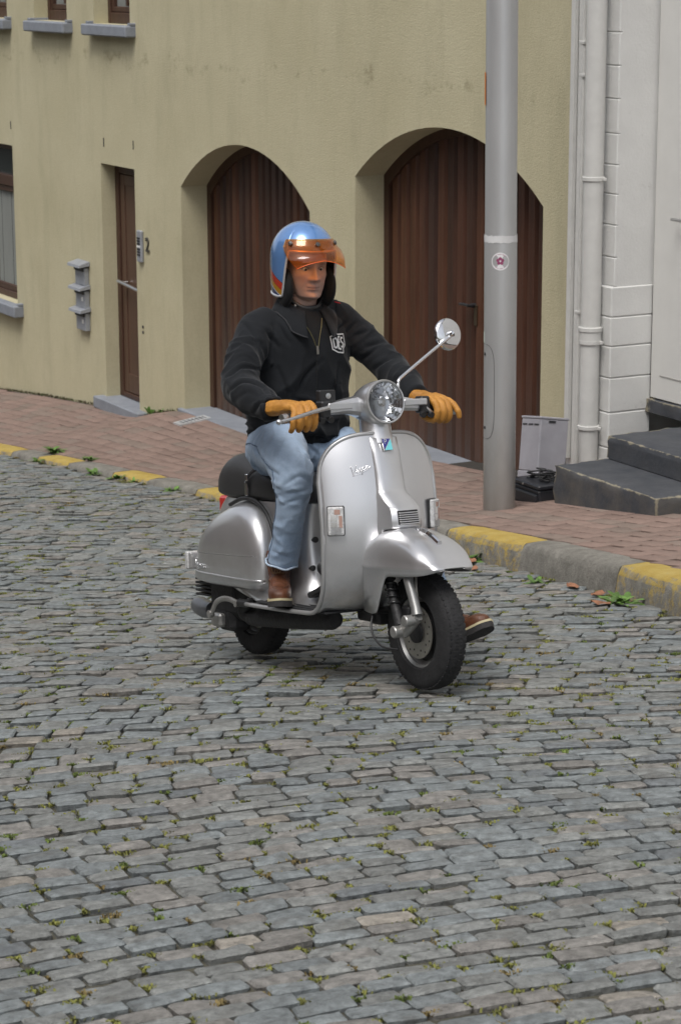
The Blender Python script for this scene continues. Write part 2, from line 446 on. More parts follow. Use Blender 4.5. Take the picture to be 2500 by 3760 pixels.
for (a, yel), (b_, _) in zip(_kb[:-1], _kb[1:]):
    mb = MB(); rings = []; n = 7
    for i in range(n):
        t = a+.006+(b_-a-.012)*i/(n-1); kv = kerb_v(t); z = zkerb(t); zb = zroad(t, kv)-.08
        e = .014 if i in (0, n-1) else 0
        w = [rng.uniform(-.006, .006) for _ in range(6)]
        prof = [(kv+.022, zb), (kv+.010+w[0]-e, z-.05), (kv-.004+w[1]-e, z-.018), (kv-.03+w[2], z+.000-e*.6), (kv-.10, z+.003+w[3]*.5-e*.6), (kv-.172+w[4]*.6, z-e*.5), (kv-.172, zb)]
        rings.append([W(t, v, zz) for v, zz in prof])
    mb.loft(rings); o = mb.build('kerb_stone', m_ky if yel else m_kg, kerb, sharp=50)
    if yel: o['label'] = 'worn yellow painted kerb stone'

# ================================================================ PAVEMENT
_wt = [-13+.25*i for i in range(140)]
_wv = [lambda t, k=k: k*(kerb_v(t)-.16) if k <= 1 else kerb_v(t)-.1 for k in (-.30, 0, .12, .25, .4, .55, .7, .85, 1)]
walk = sheet('pavement', _wt, _wv, lambda t, v: zwalk(t, max(v, 0))-.014, M('pavement_sand', (.034, .030, .025), .95, var=.3, vs=20), 'sloping pavement of worn red brick pavers between the kerb and the houses')
m_brick = tone_mat('paver', .8, 40., .12, .15, 160., (1, 1, 1), .25, ((.16, .13, .105), 2.2, .25))
bricks = []
for j in range(0, 17):
    t = -11+(.125 if j % 2 else 0)
    while t < 9.5:
        L = .249
        tc_ = t+L/2; v1 = kerb_v(tc_)-.178-j*.123; v0 = v1-.1215
        if v1 > .05 and v0 > -.25:
            v0 = max(v0, -.02); skip = False
            if -5.05 < tc_ < -3.8 and v1 < .70: skip = True
            if 3.93 < tc_ < 5.0 and v1 < .10: skip = True
            if not skip:
                jit = lambda s=.003: rng.uniform(-s, s); lift = rng.gauss(0, .0006); tw = rng.gauss(0, .004)
                vs = []
                for (s, dz) in ((0, -.02), (0, -.002), (.003, 0)):
                    for (tt_, vv_) in ((t+.003+s, v0+0.0040+s), (t+L-.003-s, v0+0.0040+s), (t+L-.003-s, v1-0.0040-s), (t+.003+s, v1-0.0040-s)):
                        q = tt_+jit(.0015), vv_+jit(.0015)
                        vs.append(W(q[0], q[1], zwalk(q[0], max(q[1], 0))+dz+lift+tw*(tt_-tc_)))
                fs = [(0, 1, 5, 4), (1, 2, 6, 5), (2, 3, 7, 6), (3, 0, 4, 7), (4, 5, 9, 8), (5, 6, 10, 9), (6, 7, 11, 10), (7, 4, 8, 11), (8, 9, 10, 11)]
                k = rng.uniform(.93, 1.08); c = (.215, .153, .128) if rng.random() < .75 else (.198, .153, .128)
                ctr = W(tc_, (v0+v1)/2, 0); seen = abs(ctr.x) < .15*ctr.y+.1
                bricks.append((ctr.y, vs, fs, [c[0]*k, c[1]*k, c[2]*k, 1], seen))
        t += L+.001
_nb = sorted([b for b in bricks if b[4]], key=lambda b: b[0])[:300]; _ids = {id(b) for b in _nb}
for b in _nb: mesh_obj('brick', b[1], b[2], m_brick, walk, True, 60, True, None, [b[3]]*12)
V, F_, C_ = [], [], []
for b in bricks:
    if id(b) in _ids: continue
    o = len(V); V += b[1]; F_ += [tuple(i+o for i in f) for f in b[2]]; C_ += [b[3]]*12
o = mesh_obj('bricks', V, F_, m_brick, walk, True, 60, True, None, C_); o['kind'] = 'stuff'

# drain grate
m_steel = M('galvanised', (.52, .53, .54), .5, .3, .15, 20, .1, 90)
m_black = M('black_void', (.012, .012, .013), .9)
dr = empty('drain_grate', 'small galvanised drain grate set in the brick pavement', 'drain grate', W(2.66, .15, zwalk(2.66, .15)))
dz_ = lambda t, v: zwalk(t, v)+.014
mb = MB(); T0, T1, V0, V1 = 2.59, 2.74, .005, .290
for (a, b_, c, d) in ((T0, T0+.02, V0, V1), (T1-.02, T1, V0, V1), (T0+.021, T1-.021, V0, V0+.02), (T0+.021, T1-.021, V1-.02, V1)):
    mb.prism([W(a, c, dz_(a, c)), W(b_, c, dz_(b_, c)), W(b_, d, dz_(b_, d)), W(a, d, dz_(a, d))], (0, 0, -.02))
mb.build('rim', m_steel, dr)
mb = MB(); mb.add([W(T0+.01, V0+.01, dz_(T0, V0)-.006), W(T1-.01, V0+.01, dz_(T1, V0)-.006), W(T1-.01, V1-.01, dz_(T1, V1)-.006), W(T0+.01, V1-.01, dz_(T0, V1)-.006)], [(0, 1, 2, 3)])
mb.build('pit', m_black, dr)
for i in range(7):
    v = V0+.040+i*.0345; mb = MB(); mb.prism([W(T0+.021, v-.0075, dz_(T0, v)-.001), W(T1-.021, v-.0075, dz_(T1, v)-.001), W(T1-.021, v+.0075, dz_(T1, v)-.001), W(T0+.021, v+.0075, dz_(T0, v)-.001)], (0, 0, -.015)); mb.build('bar', m_steel, dr)

# weeds along the kerb and at the foot of the wall
m_leaf = tone_mat('weed_leaf', .55, 30., .25, .2, 60., (1, 1, 1), .4)
def weed(p, size, n, label, flat=.5, seed=0):
    size *= .74; n = int(n*1.3)
    r_ = random.Random(seed); root = Vector(p); V, F, C = [], [], []
    for i in range(n):
        a = r_.uniform(0, 6.28); L = size*r_.uniform(.5, 1.1); el = r_.uniform(.25, 1.35)*(1-flat)+.20
        d = Vector((math.cos(a)*math.cos(el), math.sin(a)*math.cos(el), math.sin(el))); s = d.cross(UZ).normalized(); w = L*r_.uniform(.10, .19)
        g = r_.uniform(.65, 1.3); base = root+Vector((r_.gauss(0, .35*size), r_.gauss(0, .35*size), 0))*.45
        o = len(V)
        for k, (u, ww) in enumerate(((0, .15), (.3, .8), (.6, 1), (.85, .6), (1, .05))):
            q = base+d*(L*u)-UZ*(L*.35*u*u)+UZ*.004
            V += [q-s*w*ww, q+UZ*(-.12*w*ww), q+s*w*ww]; C += [[.10*g, .185*g, .040*g, 1]]*3
        for k in range(4):
            for m_ in range(2): F.append((o+k*3+m_, o+k*3+m_+1, o+k*3+m_+4, o+k*3+m_+3))
    o = mesh_obj('weed', V, F, m_leaf, None, True, 180, True, None, C)
    return tag(o, label, 'weed', 'weeds along the kerb and wall')
_zk_ = lambda t, dv: (kerb_v(t)+dv, zroad(t, kerb_v(t)+.05) if dv > 0 else zwalk(t, kerb_v(t)+dv))
for (t, dv, s, n, lab) in (
    (2.75, -.19, .17, 26, 'biggest leafy green weed, at the back of the kerb near the left edge'),
    (2.50, .06, .12, 18, 'low green weed on the cobbles under the far yellow kerb stone'),
    (1.95, -.18, .13, 18, 'green weed behind the kerb just right of the biggest weed'),
    (1.28, .05, .13, 20, 'spiky green weed between the kerb stones, left of the yellow stone by the seat'),
    (.83, .05, .12, 20, 'bushy weed growing in front of the middle of the yellow kerb stone'),
    (.50, .05, .10, 14, 'small weed at the right end of the same yellow kerb stone'),
    (-.22, .05, .11, 16, 'two pronged weed at the kerb just left of the scooter seat'),
    (-4.72, .09, .15, 16, 'broad leafed weed at the foot of the yellow kerb stone beside the front wheel'),
    (-5.75, .16, .10, 14, 'thin grass weed in the gutter below the grey kerb stone'),
    (-6.75, .12, .16, 26, 'large green weed in the gutter at the right edge')):
    v, z = _zk_(t, dv); weed(W(t, v, z), s, n, lab, .45, int(abs(t)*100))
weed(W(3.82, .04, zwalk(3.82, .04)), .14, 10, 'tall sparse weed at the wall between door and garage', 0, 5)
weed(W(3.55, .05, zwalk(3.55, .05)), .09, 8, 'small weed at the wall beside the garage sill', .1, 6)
m_dead = M('dead_leaf', (.24, .11, .06), .8, var=.35, vs=30)
for i, (t, dv, lab) in enumerate(((-6.10, .10, 'curled brown leaf in the gutter below the grey kerb stone'), (-6.45, .12, 'brown dead leaf at the foot of the nearest yellow kerb stone'),
        (-6.72, .22, 'rusty brown leaf lying beside the large gutter weed'), (-4.80, .10, 'crumpled brown leaf tucked into the broad leafed weed'), (-5.05, .22, 'dark brown leaf on the cobbles near the grey kerb stone joint'))):
    v, z = _zk_(t, dv); mb = MB(); r_ = random.Random(i); a = r_.uniform(0, 6); pts = []
    for u in range(5):
        for s in range(3):
            w = math.sin(math.pi*(u+.4)/5)*.030*(s-1); x = (u-2)*.024
            pts.append(W(t, v, z+.006) + Vector((x*math.cos(a)-w*math.sin(a), x*math.sin(a)+w*math.cos(a), .008*abs(s-1)+.004*abs(u-2)+r_.uniform(0, .006))))
    mb.grid(pts, 3, 5); tag(mb.build('dead_leaf', m_dead, sharp=180), lab, 'leaf', 'dead leaves in the gutter')
# ================================================================ YELLOW HOUSE
def wall_mat():
    m, nt, b = newmat('yellow_render'); tcn = node(nt, 'ShaderNodeTexCoord'); ob = tcn.outputs['Object']
    n1 = noise_of(nt, ob, 1.1, 6, .6); c = mixcol(nt, ramp(nt, n1, .3, .7), (.480, .438, .290), (.545, .502, .345))
    st = noise_of(nt, ob, 3.0, 7, .7, (.9, .9, .25)); c = mixcol(nt, ramp(nt, st, .48, .78, 0, .42), c, (.300, .272, .175))
    pale = noise_of(nt, ob, 2.4, 6, .7, (1, 1, .5)); c = mixcol(nt, ramp(nt, pale, .55, .72, 0, .42), c, (.49, .45, .31))
    sx = node(nt, 'ShaderNodeSeparateXYZ'); nt.links.new(ob, sx.inputs[0])
    # old damp line between the storeys and a grimy foot
    zj = node(nt, 'ShaderNodeMath', operation='MULTIPLY_ADD'); nt.links.new(noise_of(nt, ob, 1.6, 5, .65), zj.inputs[0]); zj.inputs[1].default_value = .75; nt.links.new(sx.outputs[2], zj.inputs[2])
    band = node(nt, 'ShaderNodeMath', operation='SUBTRACT'); nt.links.new(zj.outputs[0], band.inputs[0]); band.inputs[1].default_value = 3.32
    ab = node(nt, 'ShaderNodeMath', operation='ABSOLUTE'); nt.links.new(band.outputs[0], ab.inputs[0])
    spot = ramp(nt, noise_of(nt, ob, 5.5, 5, .7), .50, .62)
    f = node(nt, 'ShaderNodeMath', operation='MULTIPLY'); nt.links.new(ramp(nt, ab.outputs[0], 0, .06, .5, 0), f.inputs[0]); nt.links.new(spot, f.inputs[1])
    c = mixcol(nt, f.outputs[0], c, (.20, .165, .095))
    grain = noise_of(nt, ob, 55, 4, .7); c = mixcol(nt, ramp(nt, grain, .35, .7, 0, .16), c, (.22, .20, .13))
    nt.links.new(c, b.inputs['Base Color']); b.inputs['Roughness'].default_value = .92; b.inputs['Specular IOR Level'].default_value = .2
    bump_of(nt, b, noise_of(nt, ob, 75, 5, .7), .5, .010); return m
m_wall = wall_mat()
m_reveal = m_wall
m_woods = [M('brown_door_wood', c_, .42, 0, .38, 3.5, .25, 40, stretch=(5, 5, .35), spec=.35) for c_ in ((.074, .031, .019), (.056, .026, .017), (.086, .036, .020), (.048, .024, .018))]
for m_ in m_woods:
    nt = m_.node_tree; b_ = nt.nodes['Principled BSDF']; src = b_.inputs['Base Color'].links[0].from_socket; tc_n = node(nt, 'ShaderNodeTexCoord'); sx = node(nt, 'ShaderNodeSeparateXYZ'); nt.links.new(tc_n.outputs['Object'], sx.inputs[0])
    nn = noise_of(nt, tc_n.outputs['Object'], 7, 5, .65, (3, 3, .5)); ma = node(nt, 'ShaderNodeMath', operation='MULTIPLY_ADD'); nt.links.new(nn, ma.inputs[0]); ma.inputs[1].default_value = .9; nt.links.new(sx.outputs[2], ma.inputs[2])
    nt.links.new(mixcol(nt, ramp(nt, ma.outputs[0], .25, 1.55, .55, 0), src, (.105, .082, .070)), b_.inputs['Base Color'])   # bleached at the foot by splashing rain
m_wood2 = M('brown_frame', (.060, .030, .020), .45, 0, .25, 5, .2, 40, stretch=(4, 4, .5), spec=.35)
m_leafw = M('front_door_leaf', (.085, .046, .030), .42, 0, .15, 5, .1, 40, stretch=(4, 4, .4), spec=.4)
m_blue = M('bluestone', (.215, .232, .262), .62, 0, .16, 8, .25, 60)
m_glass = M('window_glass', (.045, .052, .050), .06, 0, .2, 2, spec=.8)
m_curt = M('curtain', (.20, .21, .195), .8, 0, .15, 12, stretch=(6, 6, .3))
m_void = M('dark_slit', (.05, .046, .04), .9)
H0 = -2.88
house = empty('yellow_house', 'yellow rendered house with two arched brown garage doors', 'house', W(3, 0, -1.2))
def arch(tc_, half, spring, rise, n=22):
    Rr = (half*half+rise*rise)/(2*rise); zc = spring+rise-Rr
    return [(tc_+half-2*half*i/n, zc+math.sqrt(max(Rr*Rr-(half-2*half*i/n)**2, 0))) for i in range(n+1)], (lambda t: zc+math.sqrt(max(Rr*Rr-(t-tc_)**2, 0)) if abs(t-tc_) < half else spring)
gl_arc, gl_top = arch(1.93, 1.205, .715, .43); gr_arc, gr_top = arch(-1.29, 1.28, 1.043, .43)
holes = [('gl', [(3.135, -1.26)]+gl_arc+[(.725, -1.26)], .245), ('gr', [(-.01, -.95)]+gr_arc+[(-2.57, -.95)], .245),
         ('door', [(4.93, -1.52), (4.93, .787), (4.142, .787), (4.142, -1.52)], .135),
         ('w3', [(5.004, 2.05), (5.004, 3.5), (4.164, 3.5), (4.164, 2.05)], .14), ('w2', [(6.525, 2.05), (6.525, 3.5), (5.669, 3.5), (5.669, 2.05)], .14),
         ('w1', [(8.12, 2.05), (8.12, 3.5), (7.28, 3.5), (7.28, 2.05)], .14), ('w0', [(8.6, -.815), (8.6, .795), (7.262, .795), (7.262, -.815)], .11)]
outl = [(H0, -3.2), (13.5, -3.2), (13.5, 6.4), (H0, 6.4)]
pts, edges = [], []
for poly in [outl]+[h[1] for h in holes]:
    o = len(pts); pts += [Vector(p) for p in poly]; edges += [(o+i, o+(i+1) % len(poly)) for i in range(len(poly))]
# extra points give the render panels an even mesh
for i in range(17):
    for k in range(10):
        q = (H0+.5+i*1.0, -2.6+k*.95); pts.append(Vector(q))
vs_, es_, fs_, *_ = delaunay_2d_cdt(pts, edges, [], 0, 1e-5)
def inside(p, poly):
    r_ = False; n = len(poly)
    for i in range(n):
        (x1, y1), (x2, y2) = poly[i], poly[(i+1) % n]
        if (y1 > p[1]) != (y2 > p[1]) and p[0] < (x2-x1)*(p[1]-y1)/(y2-y1)+x1: r_ = not r_
    return r_
mb = MB(); keep = []
for f in fs_:
    c = sum((vs_[i] for i in f), Vector((0, 0)))/len(f)
    if not any(inside(c, h[1]) for h in holes): keep.append(tuple(f))
mb.add([W(v.x, 0, v.y) for v in vs_], keep)
for _, poly, d in holes:
    n = len(poly); o = [W(t, 0, z) for t, z in poly]+[W(t, -d-.05, z) for t, z in poly]
    mb.add(o, [(i, (i+1) % n, n+(i+1) % n, n+i) for i in range(n)])
bm_ = mb.build('wall', m_wall, house, sharp=40, fix=False)
mb = MB(); mb.box(tuple(W(5.3, -4.2, 1.6)), (8.18, 3.78, 4.78), 0, rot=AX); mb.build('rear_wall', m_wall, house)
m_roof = M('roof_tile', (.10, .075, .065), .8, 0, .3, 20, .5, 30)
mb = MB(); mb.prism([W(H0, .35, 6.41), W(H0, -4, 9.2), W(H0, -8.3, 6.41)], A*16.4); mb.build('roof', m_roof, house)

def rect_frame(mb, t0, t1, z0, z1, w, v, d, wb=None):
    """frame of four members between t0<t1, z0<z1, face at v, depth d"""
    wb = wb or w
    for (a, b_, c, e) in ((t0, t0+w, z0, z1), (t1-w, t1, z0, z1), (t0+w, t1-w, z1-w, z1), (t0+w, t1-w, z0, z0+wb)):
        mb.box(tuple(W((a+b_)/2, v-d/2, (c+e)/2)), ((b_-a)/2, d/2, (e-c)/2), .006, rot=AX)
def window(t0, t1, z0, z1, v, low=False):
    mb = MB(); rect_frame(mb, t0, t1, z0, z1, .065, v, .06, .10 if not low else .07)
    fr = mb.build('window', m_wood2, house)
    if low:
        zt = .405; mb = MB(); mb.box(tuple(W((t0+t1)/2, v-.025, zt)), ((t1-t0)/2-.066, .032, .055), .006, rot=AX); mb.build('transom', m_wood2, fr)
        mb = MB(); rect_frame(mb, t0+.067, t1-.067, z0+.072, zt-.057, .06, v-.012, .04); mb.build('sash', m_wood2, fr)
    else:
        mb = MB(); rect_frame(mb, t0+.067, t1-.067, z0+.102, z1-.067, .05, v-.012, .04); mb.build('sash', m_wood2, fr)
        mb = MB(); mb.box(tuple(W((t0+t1)/2, v-.03, (z0+z1)/2)), (.022, .022, (z1-z0)/2-.16), .005, rot=AX); mb.build('glazing_bar', m_wood2, fr)
    mb = MB(); mb.box(tuple(W((t0+t1)/2, v-.052, (z0+z1)/2)), ((t1-t0)/2-.03, .003, (z1-z0)/2-.03), 0, rot=AX); mb.build('pane', m_glass if low else m_curt, fr)
    if low:
        mb = MB(); n = 24; P_ = []
        for zz in (z0+.12, .3):
            for i in range(n+1): P_.append(W(t0+.12+(t1-t0-.3)*i/n, v-.046+.004*math.sin(i*1.9), zz))
        mb.grid(P_, n+1, 2); mb.build('curtain', m_curt, fr)
    return fr
window(4.164, 5.004, 2.05, 3.5, -.14); window(5.669, 6.525, 2.05, 3.5, -.14); window(7.28, 8.12, 2.05, 3.5, -.14); window(7.262, 8.6, -.815, .795, -.11, True)
for (a, b_, z, h) in ((3.938, 4.975, 2.05, .102), (5.43, 6.47, 2.05, .102), (7.06, 8.2, 2.05, .102), (6.998, 8.7, -.815, .12)):
    mb = MB(); mb.box(tuple(W((a+b_)/2+.1, -.02, z-h/2-.001)), ((b_-a)/2, .125, h/2), .012, rot=AX)
    mb.box(tuple(W(a+.1+.03, -.045, z+.010)), (.03, .10, .012), .004, rot=AX); mb.box(tuple(W(b_+.1-.03, -.045, z+.010)), (.03, .10, .012), .004, rot=AX)
    mb.build('window_sill', m_blue, house)
for (t, z0, z1) in ((4.838, .942, 1.025), (4.149, .964, 1.041), (7.282, .96, 1.038)):
    mb = MB(); mb.box(tuple(W(t, .001, (z0+z1)/2)), (.008, .003, (z1-z0)/2), 0, rot=AX); mb.build('vent_slit', m_void, house)

# garage doors: arched frame and upright boards
def garage(tc_, half, zb, top, lab, v=-.245, handle=None):
    d = bpy.data.objects.new('garage_door', None); link(d, house); WM[d.name] = WM[house.name]; d['label'] = lab
    t0, t1 = tc_-half, tc_+half; fw = .075
    outer = [(t1, zb), (t1, top(t1-.001))]+[(t1-2*half*i/24, top(t1-2*half*i/24)) for i in range(1, 24)]+[(t0, top(t0+.001)), (t0, zb)]
    inner = []
    for (t, z) in outer:
        ti = tc_+(t-tc_)*(half-fw)/half; inner.append((ti, z if z <= zb+1e-6 else z-fw*(.9)))
    mb = MB(); n = len(outer)
    for vv in (v, v-.05):
        mb.add([W(t, vv, z) for t, z in outer]+[W(t, vv, z) for t, z in inner], [(i, i+1, n+i+1, n+i) for i in range(n-1)])
    mb.add([W(t, v, z) for t, z in inner]+[W(t, v-.05, z) for t, z in inner], [(i, i+1, n+i+1, n+i) for i in range(n-1)])
    mb.build('door_frame', m_wood2, d, fix=False)
    nb = 18; a, b_ = tc_-half+fw, tc_+half-fw; w = (b_-a)/nb
    hi = lambda t: top(tc_+(t-tc_)*half/(half-fw))-fw*.9
    for i in range(nb):
        x0, x1 = a+i*w+.006, a+(i+1)*w-.006; e = .022; zt0, zt1 = hi(x0)+.004, hi(x1)+.004; dv = rng.uniform(-.002, .002)
        if abs(zt0-zb) < .1: continue
        mb = MB(); fv = v-.016+dv
        pr = [(x0, -.045), (x0, -.034), (x0+e, 0), (x1-e, 0), (x1, -.034), (x1, -.045)]
        zz = [zt0+(zt1-zt0)*(p[0]-x0)/(x1-x0) for p in pr]
        mb.loft([[W(p[0], fv+p[1], zb+.012) for p in pr], [W(p[0], fv+p[1], z) for p, z in zip(pr, zz)]]); mb.build('board', rng.choice(m_woods), d, sharp=20)
    mb = MB(); mb.box(tuple(W(tc_, v-.075, (zb+.7))), (half-.02, .008, 1.0), 0, rot=AX); mb.build('backing', m_black, d)
    if handle:
        mb = MB(); t, z = handle; mb.lathe([(.016, 0), (.016, .035), (.011, .037), (.011, .06)], W(t, v-.016, z), NV, 14)
        mb.tube([W(t, v+.040, z), W(t+.06, v+.042, z+.003), W(t+.125, v+.038, z-.002)], [.0115, .011, .010], 10); h = mb.build('handle', M('black_handle', (.02, .02, .021), .4), d)
        mb = MB(); mb.box(tuple(W(t-.012, v-.012, z-.07)), (.02, .006, .075), .003, rot=AX); mb.build('lock_plate', M('lock_plate', (.07, .05, .03), .5, .5), d)
    return d
garage(1.93, 1.205, -1.24, gl_top, 'smaller arched garage door of brown upright boards, behind the rider')
garage(-1.29, 1.28, -.92, gr_top, 'larger arched garage door of brown upright boards, behind the lamp post', handle=(-1.31, .225))
# bluestone thresholds in front of the garages: one slab each half
for (a, b_, z) in ((.60, 1.93, -1.228), (1.936, 3.21, -1.228), (-1.29, .12, -.905), (-2.62, -1.296, -.905)):
    mb = MB(); mb.box(tuple(W((a+b_)/2, -.115, z-.06)), ((b_-a)/2, .155, .06), .008, rot=AX); mb.build('threshold', m_blue, house)

# front door
fd = bpy.data.objects.new('front_door', None); link(fd, house); WM[fd.name] = WM[house.name]
mb = MB(); rect_frame(mb, 4.142, 4.925, -1.40, .783, .085, -.135, .06, .05); mb.build('door_frame', m_wood2, fd)
mb = MB(); mb.box(tuple(W(4.535, -.175, -.34)), (.30, .018, 1.0), .004, rot=AX)
rect_frame(mb, 4.235, 4.835, -1.345, .690, .10, -.148, .020, .18); mb.build('door_leaf', m_leafw, fd)
m_chrome = M('chrome', (.72, .72, .73), .12, 1, .05)
m_alu = M('brushed_metal', (.60, .60, .60), .35, 1, .08)
mb = MB(); mb.tube([W(4.30, -.145, -.33), W(4.30, -.085, -.33)], .010, 10); mb.tube([W(4.70, -.145, -.30), W(4.70, -.085, -.30)], .010, 10)
mb.tube([W(4.24, -.08, -.335), W(4.78, -.08, -.295)], .016, 12); mb.build('handle', m_alu, fd)
mb = MB(); mb.box(tuple(W(4.50, -.03, -1.458)), (.53, .13, .055), .008, rot=AX); mb.build('doorstep', m_blue, house)

# small things on the wall
m_letter = M('letterbox_grey', (.30, .315, .345), .45, .2, .12, 12)
m_dark = M('dark_plastic', (.03, .031, .034), .5)
for i, (z, lab) in enumerate(((-.20, 'topmost of the three grey letterboxes beside the front door'), (-.42, 'middle one of the three grey letterboxes, under the topmost'), (-.635, 'lowest of the three grey letterboxes, with a plate below it'))):
    r_ = empty('letterbox', lab, 'letterbox', W(5.42, .02, z-.1), 'letterboxes beside the front door')
    mb = MB(); mb.box(tuple(W(5.40, .028, z-.11)), (.115, .026, .085), .006, rot=AX); mb.build('body', m_letter, r_)
    mb = MB(); mb.prism([W(5.26, .004, z+.035), W(5.26, .11, z+.005), W(5.26, .115, z-.02), W(5.26, .004, z-.005)], A*.30); mb.build('lid', m_letter, r_)
    mb = MB(); mb.box(tuple(W(5.40, .058, z-.042)), (.105, .012, .016), .002, rot=AX); mb.build('slot', m_dark, r_)
    if i > 0:
        mb = MB(); mb.box(tuple(W(5.345, .0555, z-.105)), (.022, .0012, .02), 0, rot=AX); mb.build('name_plate', M('paper_white', (.7, .7, .68), .7), r_)
ic = empty('intercom', 'slim grey intercom panel with a row of buttons beside the front door', 'intercom', W(4.0, .01, .1))
mb = MB(); mb.box(tuple(W(4.012, .016, .112)), (.050, .015, .142), .008, rot=AX); mb.build('panel', m_letter, ic)
for k in range(7):
    mb = MB(); mb.box(tuple(W(4.012, .0335, .185-k*.025)), (.032, .0035, .008), .001, rot=AX); mb.build('button', m_dark if k != 3 else M('paper_white2', (.72, .72, .7), .6), ic)
def text_mesh(body, size, depth, name='lettering', bev=0, shear=0):
    cu = bpy.data.curves.new(name, 'FONT'); cu.body = body; cu.size = size; cu.extrude = depth/2; cu.align_x = 'CENTER'; cu.align_y = 'CENTER'; cu.shear = shear; cu.resolution_u = 4
    ob = bpy.data.objects.new(name, cu); COL.objects.link(ob); bpy.context.view_layer.update()
    me = bpy.data.meshes.new_from_object(ob.evaluated_get(bpy.context.evaluated_depsgraph_get())); bpy.data.objects.remove(ob)
    vs = [v.co.copy() for v in me.vertices]; fs = [tuple(p.vertices) for p in me.polygons]; bpy.data.meshes.remove(me); return vs, fs
vs, fs = text_mesh('2', .185, .012)
tag(mesh_obj('house_number', [W(3.868, .008, .133) - A*(v.x*.95) + UZ*v.y + NV*v.z for v in vs], fs, M('number_metal', (.13, .125, .11), .4, .6)), 'dark metal house number 2 on the wall beside the intercom', 'house number')
for (z, lab) in ((-.62, 'upper dark screw plug in the wall below the intercom'), (-.67, 'lower dark screw plug in the wall below the intercom')):
    mb = MB(); mb.lathe([(.014, 0), (.014, .006), (.0, .008)], W(4.02, 0, z), NV, 10); tag(mb.build('screw_plug', m_dark), lab, 'wall plug', 'plugs in the wall')

# ================================================================ WHITE HOUSE
def white_mat():
    m, nt, b = newmat('white_paint'); tcn = node(nt, 'ShaderNodeTexCoord'); ob = tcn.outputs['Object']
    n1 = noise_of(nt, ob, 2.2, 6, .65); c = mixcol(nt, ramp(nt, n1, .3, .7), (.60, .598, .58), (.69, .688, .668))
    n2 = noise_of(nt, ob, 9, 6, .75); c = mixcol(nt, ramp(nt, n2, .62, .78, 0, .5), c, (.36, .345, .315))
    nt.links.new(c, b.inputs['Base Color']); b.inputs['Roughness'].default_value = .7; b.inputs['Specular IOR Level'].default_value = .3
    bump_of(nt, b, noise_of(nt, ob, 60, 5, .65), .3, .008); return m
m_white = white_mat()
m_wdoor = M('white_door_paint', (.62, .615, .59), .5, 0, .05, 3, .05, 40)
def chip_mat():
    m, nt, b = newmat('black_step_paint'); tcn = node(nt, 'ShaderNodeTexCoord'); ob = tcn.outputs['Object']
    geo = node(nt, 'ShaderNodeNewGeometry'); n1 = noise_of(nt, ob, 6, 6, .65)
    c = mixcol(nt, ramp(nt, n1, .3, .7), (.040, .044, .052), (.070, .074, .083))
    n2 = noise_of(nt, ob, 13, 8, .75); pt = node(nt, 'ShaderNodeVertexColor', layer_name='tone')
    sm_ = node(nt, 'ShaderNodeSeparateColor'); nt.links.new(pt.outputs['Color'], sm_.inputs[0])
    ad = node(nt, 'ShaderNodeMath', operation='MULTIPLY_ADD'); nt.links.new(sm_.outputs[0], ad.inputs[0]); ad.inputs[1].default_value = .42; nt.links.new(n2, ad.inputs[2])
    c = mixcol(nt, ramp(nt, ad.outputs[0], .80, .90), c, (.25, .225, .165))
    n3 = noise_of(nt, ob, 5, 7, .7); sx = node(nt, 'ShaderNodeSeparateColor'); nt.links.new(pt.outputs['Color'], sx.inputs[0])
    f = node(nt, 'ShaderNodeMath', operation='MULTIPLY'); nt.links.new(ramp(nt, n3, .40, .62), f.inputs[0]); nt.links.new(sx.outputs[1], f.inputs[1])
    c = mixcol(nt, f.outputs[0], c, (.125, .112, .092))
    nt.links.new(c, b.inputs['Base Color']); b.inputs['Roughness'].default_value = .75; b.inputs['Specular IOR Level'].default_value = .3
    bump_of(nt, b, noise_of(nt, ob, 40, 6, .7), .5, .008); return m
m_step = chip_mat()
wh = empty('white_house', 'white painted house with a stepped doorway at the right edge', 'house', W(-5, 0, -.6))
J0, J1 = H0-.012, -3.40
mb = MB()
mb.box(tuple(W((J0-3.2)/2-.0, -.4, 3.0)), (abs(J0+3.2)/2, .40, 5.4), 0, rot=AX)                 # strip behind the pipes
mb.box(tuple(W(-3.302, -.40, 4.0)), (.098, .40, 3.40), .012, rot=AX)                          # upper doorway jamb, proud
mb.box(tuple(W(-9.3, -.4, 3.0)), (4.1, .40, 5.4), 0, rot=AX); mb.box(tuple(W(-4.3, -.9, 5.3)), (.9, .55, 2.0), 0, rot=AX)
mb.box(tuple(W(-8.2, -4.2, 3.0)), (5.25, 3.2, 5.4), 0, rot=AX)
mb.build('wall', m_white, wh)
mb = MB(); mb.prism([W(J0, .3, 8.5), W(J0, -4, 11), W(J0, -7.5, 8.5)], A*-10.5); mb.build('roof', m_roof, wh)
mb = MB(); mb.box(tuple(W(-3.298, -.128, -.04)), (.097, .150, .66), .004, rot=AX); mb.build('corner_core', m_white, wh)
# painted quoin blocks on the doorway corner
z = -.62; zz = [-.62, -.40, -.175, .045, .245, .43, .62, .80, 1.0, 1.19, 1.37, 1.56, 1.77, 1.97, 2.17, 2.40, 2.6, 2.8, 3.0, 3.2]
for i in range(len(zz)-1):
    lowp = zz[i] < .60; z0, z1 = zz[i], zz[i+1]
    mb = MB(); rngb = .004
    if lowp:
        mb.box(tuple(W(-3.302, -.128, (z0+z1)/2)), (.105, .158, (z1-z0)/2-.0013), .007, rot=AX)
    else:
        mb.box(tuple(W(-3.300, -.005, (z0+z1)/2)), (.100, .012, (z1-z0)/2-.0013), .006, rot=AX)
    mb.build('block', m_white, wh)
    if lowp and i % 2 == 0:
        pass
